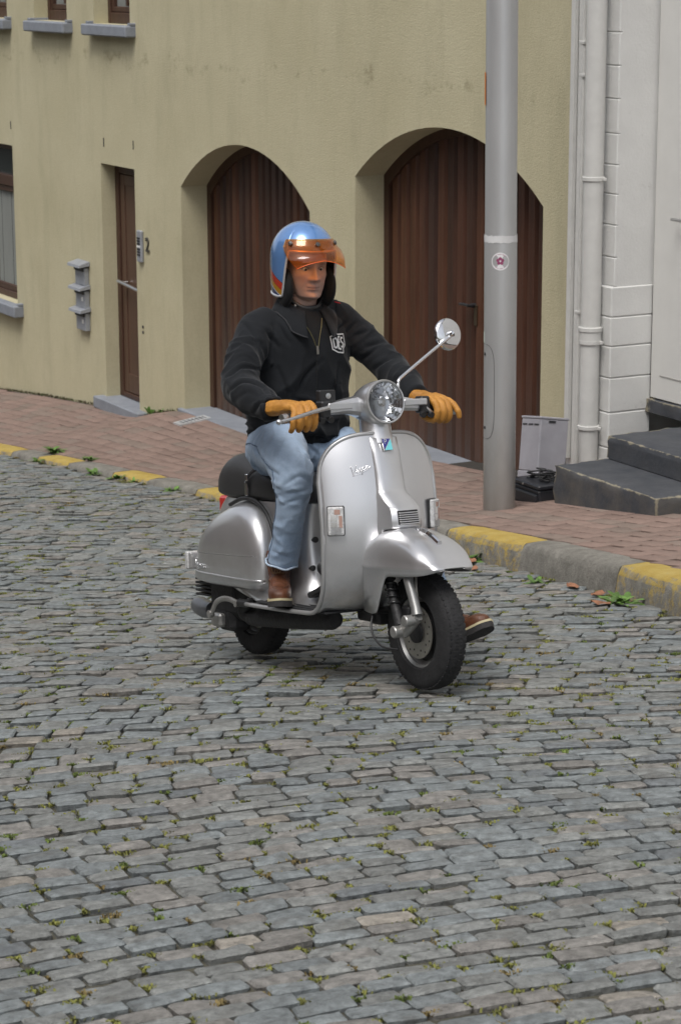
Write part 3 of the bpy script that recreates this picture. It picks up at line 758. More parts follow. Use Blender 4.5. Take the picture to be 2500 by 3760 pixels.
# inner reveal below the door and the door
mb = MB(); mb.box(tuple(W(-4.32, -.30, 1.55)), (.90, .028, 1.645), .004, rot=AX)
wd = mb.build('white_door', m_wdoor, wh)
mb = MB(); mb.box(tuple(W(-4.22, -.2715, .055)), (.70, .0025, .004), 0, rot=AX); mb.build('panel_groove', M('groove', (.35, .34, .32), .7), wd)
mb = MB(); mb.tube([W(-3.80, -.272, 1.05), W(-3.80, -.225, 1.05), W(-3.79, -.215, 1.051), W(-3.675, -.215, 1.052)], .011, 10); mb.build('handle', m_alu, wd)

def chipped_box(name, t0, t1, v0, v1, z0, z1, parent, world=True, nx=22, side=1.0):
    """a black painted stone step with worn, chipped edges: dense box with knocked-off arrises, tone.r marks the wear, tone.g bare stone"""
    bm = bmesh.new(); bmesh.ops.create_cube(bm, size=1); bmesh.ops.subdivide_edges(bm, edges=bm.edges, cuts=nx, use_grid_fill=True)
    V, C = [], []
    for v in bm.verts:
        c = v.co; t, vv, z = t0+(c.x+.5)*(t1-t0), v0+(c.y+.5)*(v1-v0), z0+(c.z+.5)*(z1-z0)
        dt, dv, dz = min(t-t0, t1-t), v1-vv, z1-z
        ed = sorted([max(dt, 0), max(dv, 0), max(dz, 0)]); e = ed[1]
        wear = max(0, 1-e/.034)
        n = mnoise.noise(Vector((t*9, vv*9, z*9)))+.5*mnoise.noise(Vector((t*22, vv*22, z*22)))
        k = max(0, .006+.014*n)*wear
        if dt < 1e-5: t += k if t < (t0+t1)/2 else -k
        if dv < 1e-5: vv -= k
        if dz < 1e-5: z -= k
        foot = max(0, 1-(z-z0)/.50) if dz > 1e-5 else .0
        V.append(W(t, vv, z)); C.append([wear, (.30+.70*foot if z1 > -.4 and z1 < -.3 else .12) if dz > 1e-4 else .06, 0, 1])
    fs = [tuple(v.index for v in f.verts) for f in bm.faces]; bm.free()
    return mesh_obj(name, V, fs, m_step, parent, True, 50, True, None, C)
stp = empty('door_steps', 'chipped black painted stone steps up to the white door', 'steps', W(-4.4, .4, -.5))
chipped_box('lower_step', -4.95, -3.90, -.0, .76, -.75, -.335, stp)
chipped_box('upper_step', -4.94, -3.905, -.26, .39, -.33, -.19, stp)
chipped_box('threshold_step', -5.2, -3.41, -.5, -.245, -.186, -.10, stp, nx=10)
# ================================================================ PIPES, POST, CABINET
m_pipe = M('white_pipe', (.60, .595, .57), .5, 0, .07, 8, .08, 40)
m_rust = M('rusty_stain', (.10, .07, .05), .8, 0, .4, 40)
dp = empty('downpipe', 'thick white rainwater downpipe with clamps on the white house corner', 'downpipe', W(-3.28, .10, -.5))
mb = MB(); c_ = lambda z: W(-3.285, .10, z)
mb.tube([c_(-.62), c_(.27)], .0615, 24); mb.tube([c_(.27), c_(5.5)], .0635, 24); mb.build('pipe', m_pipe, dp)
mb = MB(); mb.lathe([(.062, 0), (.070, .004), (.070, .085), (.076, .088), (.076, .11), (.063, .114)], c_(.25), (0, 0, 1), 28); mb.build('collar', m_pipe, dp)
for z in (-.29, .275-.02, 1.27):
    mb = MB(); mb.lathe([(.0645, 0), (.0715, .003), (.0715, .024), (.0645, .027)], c_(z), (0, 0, 1), 28)
    mb.box(tuple(W(-3.20, .10, z+.013)), (.022, .010, .013), .003, rot=AX); mb.box(tuple(W(-3.345, .07, z+.013)), (.03, .007, .010), .002, rot=AX)
    o = mb.build('clamp', m_pipe, dp); mb = MB(); mb.lathe([(.008, 0), (.008, .012), (0, .014)], W(-3.20, .113, z+.013), NV, 8); mb.build('bolt', m_rust, o)
cd = empty('cable_conduit', 'two thin white cable conduits running up beside the thick downpipe', 'conduit', W(-3.0, .03, -.5))
mb = MB(); mb.box(tuple(W(-2.93, .022, 1.0)), (.020, .016, 1.55), .004, rot=AX); mb.build('duct', m_pipe, cd)
mb = MB(); mb.tube([W(-3.055, .032, -.55), W(-3.055, .032, 5.4)], .017, 12); mb.build('tube', m_pipe, cd)
for z in (.42, 1.9, 2.1):
    mb = MB(); mb.box(tuple(W(-3.055, .034, z)), (.026, .018, .010), .003, rot=AX); mb.build('clip', m_pipe, cd)

# steel lamp post
def pole_mat():
    m, nt, b = newmat('grey_post_paint'); tcn = node(nt, 'ShaderNodeTexCoord'); ob = tcn.outputs['Object']
    n1 = noise_of(nt, ob, 5, 6, .6, (1, 1, .3)); c = mixcol(nt, ramp(nt, n1, .3, .7), (.36, .362, .362), (.42, .422, .42))
    sx = node(nt, 'ShaderNodeSeparateXYZ'); nt.links.new(ob, sx.inputs[0])
    zz_ = node(nt, 'ShaderNodeMath', operation='MULTIPLY_ADD'); nt.links.new(n1, zz_.inputs[0]); zz_.inputs[1].default_value = .5; nt.links.new(sx.outputs[2], zz_.inputs[2])
    c = mixcol(nt, ramp(nt, zz_.outputs[0], .2, .75, .75, 0), c, (.19, .165, .135))
    nt.links.new(c, b.inputs['Base Color']); b.inputs['Roughness'].default_value = .36; b.inputs['Metallic'].default_value = .40; return m
m_pole = pole_mat()
PT, PV = -3.80, 1.075; pz = zwalk(PT, PV); pr = .0955
post = empty('lamp_post', 'thick grey steel lamp post standing on the brick pavement', 'lamp post', W(PT, PV, pz))
pc = lambda z: W(PT, PV, pz+z)
mb = MB(); mb.lathe([(pr, -.05), (pr, 1.62), (pr*.97, 1.63), (pr*.90, 7.5)], pc(0), (0, 0, 1), 48); mb.build('shaft', m_pole, post, sharp=60)
# direction of the camera seen from the post, for the things stuck on its near side
_pd = Vector((0, 0, 0))-W(PT, PV, 0); _pa = math.atan2(_pd.y, _pd.x)
def on_pole(a, z, r_=0): return W(PT, PV, pz+z)+Vector((math.cos(a), math.sin(a), 0))*(pr+r_)
def pole_patch(mb, a0, a1, z0, z1, r_=.001, n=14, edge=0, nz=1, seed=0):
    rr = random.Random(seed); P_ = []
    for k in range(nz+1):
        for i in range(n+1):
            z = z0+(z1-z0)*k/nz
            if edge and k in (0, nz): z += rr.uniform(-edge, edge)
            P_.append(on_pole(a0+(a1-a0)*i/n, z, r_))
    mb.grid(P_, n+1, nz+1)
mb = MB(); pole_patch(mb, _pa-1.9, _pa+1.9, 1.595, 1.637, .0012, 40, .004, 2); mb.build('tape_band', M('torn_tape', (.62, .62, .62), .6), post, sharp=180)
mb = MB(); pole_patch(mb, _pa-1.75, _pa-1.22, 2.38, 2.565, .001, 8); mb.build('orange_strip', M('orange_tape', (.75, .22, .02), .5), post, sharp=180)
mb = MB(); pole_patch(mb, _pa-1.5, _pa-1.2, 1.005, 1.07, .001, 8); mb.build('small_label', M('label_white', (.55, .62, .55), .5), post, sharp=180)
# hatch: thin raised plate with rounded ends on the left side
mb = MB(); ha0, ha1 = _pa-2.3, _pa-.34; hz0, hz1 = .435, 1.0; loop = []
for k in range(40):
    q = 2*math.pi*k/40; s = lambda x: math.copysign(abs(x)**.45, x)
    loop.append(((ha0+ha1)/2+(ha1-ha0)/2*s(math.cos(q)), (hz0+hz1)/2+(hz1-hz0)/2*s(math.sin(q))))
for k in range(40):
    pass
mb.tube([on_pole(a, z, .0006) for a, z in loop], .0016, 6, closed=True); mb.build('hatch_seam', M('seam_dark', (.08, .08, .08), .7), post)
for z in (.50, .94):
    mb = MB(); a = _pa-1.15; d = Vector((math.cos(a), math.sin(a), 0)); mb.lathe([(.010, 0), (.010, .003), (0, .004)], on_pole(a, z, 0), d, 12); mb.build('hatch_lock', m_dark, post)
# round sticker with a flower
def pole_disc(mb, a, z, rad, r_, n=28, shape=None):
    P_ = [on_pole(a, z, r_)]
    for k in range(n):
        q = 2*math.pi*k/n; rr = rad*(shape(q) if shape else 1); P_.append(on_pole(a+rr*math.cos(q)/pr, z+rr*math.sin(q), r_))
    mb.add(P_, [(0, 1+k, 1+(k+1) % n) for k in range(n)])
mb = MB(); pole_disc(mb, _pa-.02, 1.49, .052, .0008); st = mb.build('sticker', M('sticker_white', (.72, .71, .72), .5), post, sharp=180)
m_mag = M('magenta_print', (.28, .06, .14), .5)
mb = MB()
for k in range(5):
    q = math.pi/2+k*2*math.pi/5; pole_disc(mb, _pa-.02+.0145*math.cos(q)/pr, 1.492+.0145*math.sin(q), .0095, .0012, 12)
mb.build('flower_print', m_mag, st, sharp=180)
for (sg, tx_) in ((1, 'FLOWER'), (-1, 'FLOWER')):
    pass
mb = MB()
for (q0, q1, z) in ((math.radians(50), math.radians(130), 0), (math.radians(230), math.radians(310), 0)):
    for k in range(12):
        if k % 5 == 4: continue
        q = q0+(q1-q0)*k/11; pole_disc(mb, _pa-.02+.042*math.cos(q)/pr, 1.49+.042*math.sin(q), .0022, .0012, 6)
mb.build('ring_print', m_mag, st, sharp=180)

post.rotation_euler = (0, -R(.35), 0)      # it leans a little
# grey meter cabinet leaning on a black box
m_cab = M('grey_cabinet', (.34, .335, .365), .55, 0, .08, 9, .08, 60)
cb = empty('meter_cabinet', 'light grey plastic cabinet standing at the house corner beside the steps', 'cabinet', W(-3.1, .3, -.55))
ct, cv, cz = -3.235, .40, -.375
_cbq = Matrix.Rotation(R(9), 3, A) @ Matrix.Rotation(R(8), 3, NV)
_crot = np.array([list(_cbq @ A), list(_cbq @ NV), list(_cbq @ UZ)]).T
def CBP(a, b_, c): return tuple(W(ct, cv, cz)+_cbq @ (A*a+NV*b_+UZ*c))
mb = MB(); mb.box(CBP(0, 0, 0), (.108, .105, .165), .006, rot=_crot); mb.box(CBP(0, 0, .172), (.111, .108, .008), .004, rot=_crot); mb.build('housing', m_cab, cb)
mb = MB(); mb.box(CBP(0, 0, -.188), (.112, .109, .022), .005, rot=_crot); mb.build('plinth', m_cab, cb)
for k in range(3):
    mb = MB(); mb.box(CBP(.066-k*.065, .1055, .128), (.024, .003, .005), .001, rot=_crot); mb.build('vent', m_dark, cb)
mb = MB(); mb.box(CBP(-.1095, .02, .150), (.003, .026, .007), .001, rot=_crot); mb.build('latch', m_dark, cb)
bb = empty('battery_box', 'black plastic box with loose cables on the ground under the grey cabinet', 'box', W(-3.6, .70, zwalk(-3.6, .7)))
bz = zwalk(-3.65, .7)
m_bb = M('black_box_plastic', (.020, .022, .027), .35, 0, .2, 8, .1, 60)
mb = MB(); mb.box(tuple(W(-3.62, .66, bz+.030)), (.15, .115, .055), .010, rot=AX); mb.build('body', m_bb, bb)
mb = MB(); mb.box(tuple(W(-3.62, .66, bz+.100)), (.155, .12, .014), .008, rot=AX); mb.build('lid', m_bb, bb)
mb = MB(); mb.prism([W(-3.47, .785, bz+.06), W(-3.77, .785, bz+.06), W(-3.77, .80, bz+.052), W(-3.47, .80, bz+.052)], (0, 0, -.06)); mb.build('rim', m_bb, bb)
mb = MB(); mb.lathe([(.007, 0), (.007, .004), (0, .005)], W(-3.60, .781, bz+.100), NV, 10); mb.build('stud', m_alu, bb)
mb = MB(); rr = random.Random(3)
for k in range(5):
    P_ = [W(-3.60+rr.uniform(-.12, .12), .60+rr.uniform(-.09, .10), bz+.114+rr.uniform(0, .04)) for _ in range(6)]
    P_[0].z = bz+.112; P_[-1].z = bz+.112
    mb.tube(crom(P_, 8), .0055, 7)
mb.build('cables', M('black_cable', (.015, .015, .016), .45), bb)

# ================================================================ HOUSES ACROSS THE STREET (behind and left of the camera; what the chrome and the paint mirror)
m_op = M('opposite_brick', (.25, .17, .14), .85, 0, .2, 3, .2, 40)
oh = empty('brick_house', 'brick terraced house across the street', 'house', W(-6, 13, 0))
mb = MB(); mb.box(tuple(W(-4, 18, 3)), (16, 4, 5.5), 0, rot=AX); mb.build('wall', m_op, oh)
mb = MB(); mb.prism([W(-20, 13.6, 8.51), W(-20, 18, 11), W(-20, 22.4, 8.51)], A*32); mb.build('roof', m_roof, oh)
for k in range(9):
    for z in (1.4, 5.0):
        t = -17+k*3.2; mb = MB(); mb.box(tuple(W(t, 13.98, z)), (.55, .04, .85), .01, rot=AX); o = mb.build('window', m_wdoor, oh)
        mb = MB(); mb.box(tuple(W(t, 13.935, z)), (.47, .008, .77), 0, rot=AX); mb.build('pane', m_glass, o)
# ================================================================ SCOOTER   local frame: x forward, y to the rider's left, z up, origin where the front tyre meets the road
SM = Matrix(((.514, .857, -.030, .317), (-.846, .512, .150, 8.2), (.143, -.052, .988, 0), (0, 0, 0, 1)))
_c0 = Vector((.514, -.846, .143)).normalized(); _c1 = Vector((.857, .512, -.052)); _c1 = (_c1-_c0*_c1.dot(_c0)).normalized(); _c2 = _c0.cross(_c1)
SM = Matrix((_c0, _c1, _c2)).transposed().to_4x4(); SM.translation = (.317, 8.2, 0)
def paint_mat():
    m, nt, b = newmat('silver_paint'); tcn = node(nt, 'ShaderNodeTexCoord'); ob = tcn.outputs['Object']
    n1 = noise_of(nt, ob, 3, 5, .6); c = mixcol(nt, ramp(nt, n1, .3, .7), (.60, .60, .61), (.66, .66, .67))
    fl = noise_of(nt, ob, 900, 2, .5); c = mixcol(nt, ramp(nt, fl, .45, .65, 0, .12), c, (.62, .62, .63))
    sx = node(nt, 'ShaderNodeSeparateXYZ'); nt.links.new(ob, sx.inputs[0])
    d = noise_of(nt, ob, 22, 6, .7); dm = node(nt, 'ShaderNodeMath', operation='MULTIPLY'); nt.links.new(ramp(nt, sx.outputs[2], .22, .5, .38, 0), dm.inputs[0]); nt.links.new(ramp(nt, d, .35, .7), dm.inputs[1])
    c = mixcol(nt, dm.outputs[0], c, (.20, .185, .165)); nt.links.new(c, b.inputs['Base Color'])
    b.inputs['Metallic'].default_value = .82; b.inputs['Roughness'].default_value = .31; b.inputs['Coat Weight'].default_value = .7; b.inputs['Coat Roughness'].default_value = .05
    bump_of(nt, b, noise_of(nt, ob, 4, 2, .5), .04, .02); return m
m_sil = paint_mat()
m_trim = M('grey_edge_trim', (.43, .43, .43), .30, .55, .06, 10)
m_rub = M('tyre_rubber', (.022, .022, .023), .78, 0, .3, 30, .25, 120, spec=.3)
m_seat = M('seat_vinyl', (.030, .030, .031), .42, 0, .12, 12, .12, 260)
m_blk = M('black_engine', (.016, .016, .017), .6, 0, .4, 20, .3, 60)
m_rim = M('rim_paint', (.26, .26, .255), .40, .6, .15, 12)
m_cast = M('cast_metal', (.36, .355, .34), .42, .75, .15, 25, .1, 80)
m_chr = M('polished_chrome', (.78, .78, .79), .06, 1, .03)
m_blkp = M('black_switchgear', (.018, .018, .019), .42)
m_mat = M('rubber_mat', (.022, .023, .025), .7, 0, .2, 20, .3, 100)
scooter = empty('motor_scooter', 'silver classic motor scooter with chrome mirror and round headlamp, ridden over the cobbles', 'scooter', mat=SM)
def S_(mb, name, mat, parent=None, **kw): return mb.build(name, mat, parent or scooter, world=False, **kw)

# --- leg shield and floor: one pressed sheet
_lp = crom([(-.262, .932), (-.237, .85), (-.218, .76), (-.206, .66), (-.204, .55), (-.216, .45), (-.250, .36), (-.315, .295), (-.40, .264), (-.55, .256), (-.75, .252), (-.96, .25)], 6)
_lz = [p[1] for p in _lp]
def l_hw(i): x, z = _lp[i]; return float(np.interp(z, [.25, .27, .36, .5, .7, .93], [.222, .226, .236, .246, .25, .25])) if i < 48 else .222
def l_sweep(i): return .095*float(np.interp(i, [0, 30, 38, 46, 52], [1, 1, .8, .45, 0]))
NU = 41
def shield_pt(u, i, off=0):
    x, z = _lp[i]; hw = l_hw(i); y = u*hw; ay = abs(y)
    a = min(max((ay-.05)/.2005, 0), 1); zt = .932-.20*(1-(1-a**2.5)**(1/2.5))
    if z > .60:
        z = .60+(z-.60)*(zt-.60)/(.932-.60); x = float(np.interp(-z, [-q for q in _lz[:34]], [p[0] for p in _lp[:34]]))
    return Vector((x-l_sweep(i)*abs(u)**2.1+off, y, z))
mb = MB(); mb.grid([shield_pt(-1+2*k/(NU-1), i) for i in range(len(_lp)) for k in range(NU)], NU, len(_lp))
shield = S_(mb, 'leg_shield', m_sil, sharp=180, solid=.007)
path = [shield_pt(-1, i) for i in range(len(_lp)-1, 0, -2)]+[shield_pt(-1+2*k/60, 0) for k in range(61)]+[shield_pt(1, i) for i in range(2, len(_lp), 2)]
mb = MB(); mb.tube(path, .0088, 10); S_(mb, 'edge_trim', m_trim, sharp=180)
# horn cover
mb = MB(); rings = []
for (z, xf, hf, hb, xb) in ((.925, -.268, .050, .056, -.28), (.915, -.250, .052, .060, -.268), (.86, -.2285, .050, .062, -.25), (.78, -.2095, .049, .063, -.232), (.725, -.197, .049, .064, -.226), (.712, -.189, .049, .065, -.224), (.662, -.112, .049, .066, -.215), (.654, -.105, .049, .066, -.214), (.594, -.094, .050, .068, -.212), (.586, -.100, .050, .068, -.212), (.580, -.165, .050, .068, -.212), (.54, -.192, .050, .066, -.21), (.47, -.205, .048, .060, -.215)):
    e = .010; dp_ = min(.012, max(.002, xf-xb-.012))
    rings.append([(xb, -hb, z), (xf-dp_, -hb+(hb-hf)*.2, z), (xf-dp_*.45, -hf-e*.10, z), (xf-dp_*.10, -hf+e*.5, z), (xf+.001, -hf+e*1.6, z), (xf+.003, 0, z), (xf+.001, hf-e*1.6, z), (xf-dp_*.10, hf-e*.5, z), (xf-dp_*.45, hf+e*.10, z), (xf-dp_, hb-(hb-hf)*.2, z), (xb, hb, z)])
rings = [[np.array(p) for p in r] for r in rings]
mb.loft([[Vector(p) for p in r] for r in rings], caps=True); horn = S_(mb, 'horn_cover', m_sil, sharp=55)
mb = MB(); mb.box((-.109, 0, .6235), (.015, .043, .0265), .002, rot=((.975, 0, -.22), (0, 1, 0), (.22, 0, .975))); S_(mb, 'grille_opening', m_black, horn)
for k in range(6):
    z = .604+k*.0080; mb = MB(); mb.box((-.0925-(z-.6235)*.20, 0, z), (.006, .0425, .0021), .001); S_(mb, 'slat', m_sil, horn)
# emblem at the top of the horn cover
def on_x(y, z, xs): return (xs(y, z), y, z)
hx = lambda y, z: -.2440+(.915-z)*.40+.0030
EM = [(-.0185, .912), (.0185, .912), (.0185, .870), (-.0185, .870)]
mb = MB(); mb.prism([(hx(0, z)+.0005, y, z) for y, z in [(-.0195, .913), (.0195, .913), (.0195, .868), (-.0195, .868)]], (.003, 0, .0012)); emb = S_(mb, 'emblem', m_chr, smooth=False)
mb = MB(); mb.prism([(hx(0, z)+.004, y, z) for y, z in [(-.0175, .911), (.0165, .911), (-.0175, .871)]], (.0012, 0, .0005)); S_(mb, 'blue_half', M('emblem_blue', (.025, .03, .20), .3, coat=.5), emb, smooth=False)
mb = MB(); mb.prism([(hx(0, z)+.004, y, z) for y, z in [(.0178, .909), (.0178, .870), (-.0155, .870)]], (.0012, 0, .0005)); S_(mb, 'teal_half', M('emblem_teal', (.15, .55, .60), .3, coat=.5), emb, smooth=False)
vs, fs = text_mesh('P', .027, .001)
mesh_obj('letter', [Vector((hx(0, .901+v.y)+.0058, v.x-.0068, .9005+v.y)) for v in vs], fs, M('emblem_white', (.75, .75, .77), .3), emb, False)

# script lettering drawn as strokes
SCRIPT = [[(0, .9), (.08, .95), (.16, .3), (.2, .05), (.36, .55), (.52, .95)], [(.42, .28), (.55, .36), (.62, .45), (.56, .52), (.47, .4), (.5, .22), (.62, .2), (.72, .32)],
          [(.72, .32), (.84, .5), (.86, .38), (.92, .25), (.82, .18), (.76, .24)], [(.92, .25), (1.04, .48), (.98, .1), (.93, -.22)], [(1.0, .28), (1.06, .46), (1.18, .48), (1.2, .3), (1.1, .2), (1.02, .27)],
          [(1.2, .24), (1.32, .38), (1.46, .5), (1.4, .52), (1.3, .4), (1.34, .22), (1.46, .26), (1.5, .48), (1.5, .26), (1.58, .2), (1.72, .32)], [(.10, .02), (.9, -.02), (1.75, .22)]]
def script(fn, r, name, parent):
    mb = MB()
    for s in SCRIPT[:-1]: mb.tube([fn(*p[:2]) for p in crom(s, 5)], r, 6, up=(1, 0, 0))
    mb.tube([fn(*p) for p in crom(SCRIPT[-1], 5)], r*.7, 6, up=(1, 0, 0))
    o = S_(mb, name, m_chr, parent, sharp=180); return o
def shield_surf(y, z):
    bvh = _sb; h = bvh.ray_cast(Vector((.3, y, z)), Vector((-1, 0, 0))); return h[0]
_sb = BVHTree.FromPolygons([v.co for v in shield.data.vertices], [tuple(p.vertices) for p in shield.data.polygons])
def fn_sh(u, w):
    y = -.148+u*.068/1.0*.62; z = .778+w*.036+u*.014; h = shield_surf(y, z); return (h.x+.006, y, z)
script(fn_sh, .0016, 'script_lettering', shield)

# turn signals on the shield
m_lens = M('clear_lens', (.50, .50, .50), .12, 0, .25, 60, .5, 150, coat=.5)
m_amber = M('amber_reflector', (.42, .27, .22), .25, .3)
for sg in (-1, 1):
    c = shield_pt(sg*.845, 18); y = .207*sg; z = .618; h = shield_surf(y, z)
    a = sg*R(-34); rot = ((math.cos(a), math.sin(a) if False else -math.sin(a), 0), (math.sin(a), math.cos(a), 0), (0, 0, 1))
    rot = ((math.cos(a), -math.sin(a), 0), (math.sin(a), math.cos(a), 0), (0, 0, 1)); rot = np.array(rot) if sg > 0 else np.array(rot)
    rot = np.array(((math.cos(R(34)), sg*math.sin(R(34)), 0), (-0, 0, 0), (0, 0, 1)))
    nx = Vector((math.cos(R(33)), sg*math.sin(R(33)), 0)); ny = Vector((-nx.y, nx.x, 0)); rot = np.array([list(nx), list(ny), [0, 0, 1]]).T
    ts = bpy.data.objects.new('turn_signal', None); link(ts, scooter); WM[ts.name] = SM
    P_ = h+nx*.004
    mb = MB(); mb.box(tuple(P_), (.010, .033, .056), .005, rot=rot); S_(mb, 'base', m_blkp, ts)
    mb = MB(); mb.box(tuple(P_+nx*.014), (.009, .030, .053), .006, rot=rot); S_(mb, 'lens', m_lens, ts)
    for k, (dz_, hh, mm, dy_) in enumerate(((.012, .013, m_chr, -.006), (-.014, .011, m_chr, -.006), (.034, .009, m_amber, .006), (-.002, .022, m_amber, .018))):
        mb = MB(); mb.box(tuple(P_+nx*.0236+ny*dy_+UZ*dz_), (.0008, .011 if k < 3 else .006, hh), .0005, rot=rot); S_(mb, 'reflector', mm, ts)
    for k in range(7):
        mb = MB(); mb.box(tuple(P_+nx*.0237+UZ*(-.045+k*.004)), (.0008, .020, .0009), 0, rot=rot); S_(mb, 'lens_rib', m_trim, ts)

# --- rear body
def rrect(x0, x1, hw, z, n=28, p=3.2):
    cx, hx_ = (x0+x1)/2, (x1-x0)/2; out = []
    for k in range(n):
        q = 2*math.pi*k/n; c, s = math.cos(q), math.sin(q)
        out.append(Vector((cx+hx_*math.copysign(abs(c)**(2/p), c), hw*math.copysign(abs(s)**(2/p), s), z)))
    return out
mb = MB(); secs = crom([(.652, -1.375, -.655, .128), (.60, -1.42, -.67, .140), (.50, -1.47, -.675, .145), (.42, -1.48, -.665, .145), (.34, -1.45, -.64, .150), (.29, -1.30, -.60, .165), (.262, -1.10, -.50, .19)], 4)
mb.loft([rrect(s[1], s[2], s[3], s[0]) for s in secs]); body = S_(mb, 'body', m_sil, sharp=50)
for (x, y, z, r_, n_) in ((-.672, -.070, .512, .011, 'fuel_tap'), (-.655, -.095, .405, .0105, 'choke_knob')):
    mb = MB(); mb.lathe([(r_*.5, -.02), (r_*.5, .008), (r_, .010), (r_*1.1, .024), (0, .026)], (x, y, z), (1, -.25, .1), 14); S_(mb, n_, m_blkp, body)
mb = MB(); mb.lathe([(.034, -.02), (.034, .006), (.022, .014), (.012, .016)], (-.652, -.03, .400), (1, -.15, .1), 20); mb.lathe([(.009, .01), (.009, .035), (0, .038)], (-.652, -.03, .400), (1, -.15, .1), 12, 1); S_(mb, 'rubber_boot', [m_blkp, m_cast], body)
# floor mat, tunnel hump and brake pedal
mb = MB(); mb.box((-.64, 0, .2635), (.27, .205, .004), .003); S_(mb, 'floor_mat', m_mat)
for k in range(5):
    for sg in (-1, 1):
        mb = MB(); mb.box((-.62, sg*(.085+k*.026), .2695), (.23, .0055, .003), .002); S_(mb, 'floor_runner', m_mat)
mb = MB(); mb.box((-.57, -.10, .322), (.055, .038, .012), .008, rot=((.94, 0, -.33), (0, 1, 0), (.33, 0, .94))); mb.tube([(-.56, -.08, .31), (-.52, -.07, .26)], .008, 8); S_(mb, 'brake_pedal', m_mat)
# tail
mb = MB(); mb.box((-1.428, 0, .612), (.034, .062, .036), .010); S_(mb, 'tail_light', M('red_lens', (.42, .025, .02), .15, coat=.5))
for sg in (-1, 1):
    rs = bpy.data.objects.new('rear_turn_signal', None); link(rs, scooter); WM[rs.name] = SM
    mb = MB(); mb.box((-1.458, sg*.176, .388), (.012, .033, .033), .004); S_(mb, 'base', m_trim, rs)
    mb = MB(); mb.box((-1.480, sg*.178, .388), (.014, .036, .036), .005); S_(mb, 'lens', m_lens, rs)

# --- cowls
def cowl(sg):
    OUT = crom([(-.855, .335), (-.850, .40), (-.858, .48), (-.885, .555), (-.935, .610), (-1.01, .640), (-1.10, .640), (-1.20, .612), (-1.30, .560), (-1.39, .485), (-1.445, .405), (-1.470, .335), (-1.455, .300), (-1.16, .297), (-.89, .297)], 5)
    OUT = OUT[:-1]; c = np.array((-1.14, .43)); n = len(OUT); P_ = []
    for r_ in (1.0, .997, .992, .983, .97, .95, .92, .87, .78, .6, .3, .02):
        for q in OUT:
            d = np.array(q)-c; f = 1.0
            y = .135+.100*(1-r_**7)**(1/2.6); p = c+d*r_
            y -= .030*max(0, (p[1]-.45)/.2)**2 + .032*max(0, (-1.25-p[0])/.22)**2
            P_.append((p[0], sg*y, p[1]))
    mb = MB(); mb.grid(P_, n, 12, closeu=True); mb.add([P_[11*n+k] for k in range(n)], [tuple(range(n))])
    o = S_(mb, 'cowl', m_sil, sharp=180); o.data.update(); return o
def cowl_y(o, x, z, sg):
    bv = BVHTree.FromPolygons([v.co for v in o.data.vertices], [tuple(p.vertices) for p in o.data.polygons]); return lambda x, z: bv.ray_cast(Vector((x, sg*.6, z)), Vector((0, -sg, 0)))[0]
for sg in (-1, 1):
    cw = cowl(sg); cy = cowl_y(cw, 0, 0, sg)
    def line(pts, r_, name, mat, off=0.):
        P_ = []
        for x, z in pts:
            h = cy(x, z)
            if h is not None: P_.append((x, h.y+sg*off, z))
        mb = MB(); mb.tube(P_, r_, 6); return S_(mb, name, mat, cw, sharp=180)
    line([(-1.40+.515*k/30, .430+.014*k/30) for k in range(31)], .0016, 'swage_line', M('swage', (.16, .16, .16), .5), -.0006)
    line([(-1.452+.590*k/30, .352-.006*k/30) for k in range(31)], .006, 'lower_bead', m_sil, -.002)
    RUB = crom([(-.842, .36), (-.838, .48), (-.868, .568), (-.925, .626), (-1.01, .657), (-1.10, .657), (-1.2, .628)], 6)
    mb = MB(); mb.tube([(x, sg*.148, z) for x, z in RUB], .0085, 8); S_(mb, 'rubber_seal', m_blkp, cw, sharp=180)
    if sg < 0:
        def fn_c(u, w):
            x = -1.435+u*.100; z = .372+w*.036-u*.003; h = cy(x, z); yy = h.y if h is not None else -.2; return (x, yy-.004, z)
        script(fn_c, .0022, 'script_lettering', cw)
# --- seat
mb = MB(); rings = []
for (x, hw, zb, zt) in crom([(-.615, .055, .665, .725), (-.63, .085, .655, .745), (-.70, .105, .65, .765), (-.85, .128, .648, .768), (-1.0, .142, .648, .785), (-1.10, .148, .648, .818), (-1.18, .150, .648, .836), (-1.25, .148, .650, .826), (-1.31, .137, .655, .792), (-1.345, .120, .664, .752), (-1.358, .095, .68, .715)], 4):
    r_ = []
    for k in range(28):
        q = 2*math.pi*k/28; c, s = math.cos(q), math.sin(q); zc = zb+(zt-zb)*.40
        y = hw*math.copysign(abs(c)**(2/4.2), c); z = zc+((zt-zc) if s > 0 else (zc-zb))*math.copysign(abs(s)**(2/(2.3 if s > 0 else 5)), s)
        r_.append(Vector((x, y*(1+.02*(z < zc)), z)))
    rings.append(r_)
mb.loft(rings); seat = S_(mb, 'seat', m_seat, sharp=60)
for sg in (-1, 1):
    mb = MB(); mb.tube(crom([(-1.040, sg*.155, .705), (-1.030, sg*.158, .745), (-1.005, sg*.140, .775), (-.985, sg*.115, .786)], 6), .011, 8, flat=.35, up=(1, 0, 0)); S_(mb, 'passenger_strap', m_blkp, seat, sharp=180)
for sg in (-1, 1):
    mb = MB(); mb.box((-1.041, sg*.156, .700), (.011, .005, .028), .0035); mb.box((-1.030, sg*.160, .745), (.009, .005, .014), .003); S_(mb, 'strap_buckle', m_chr, seat)

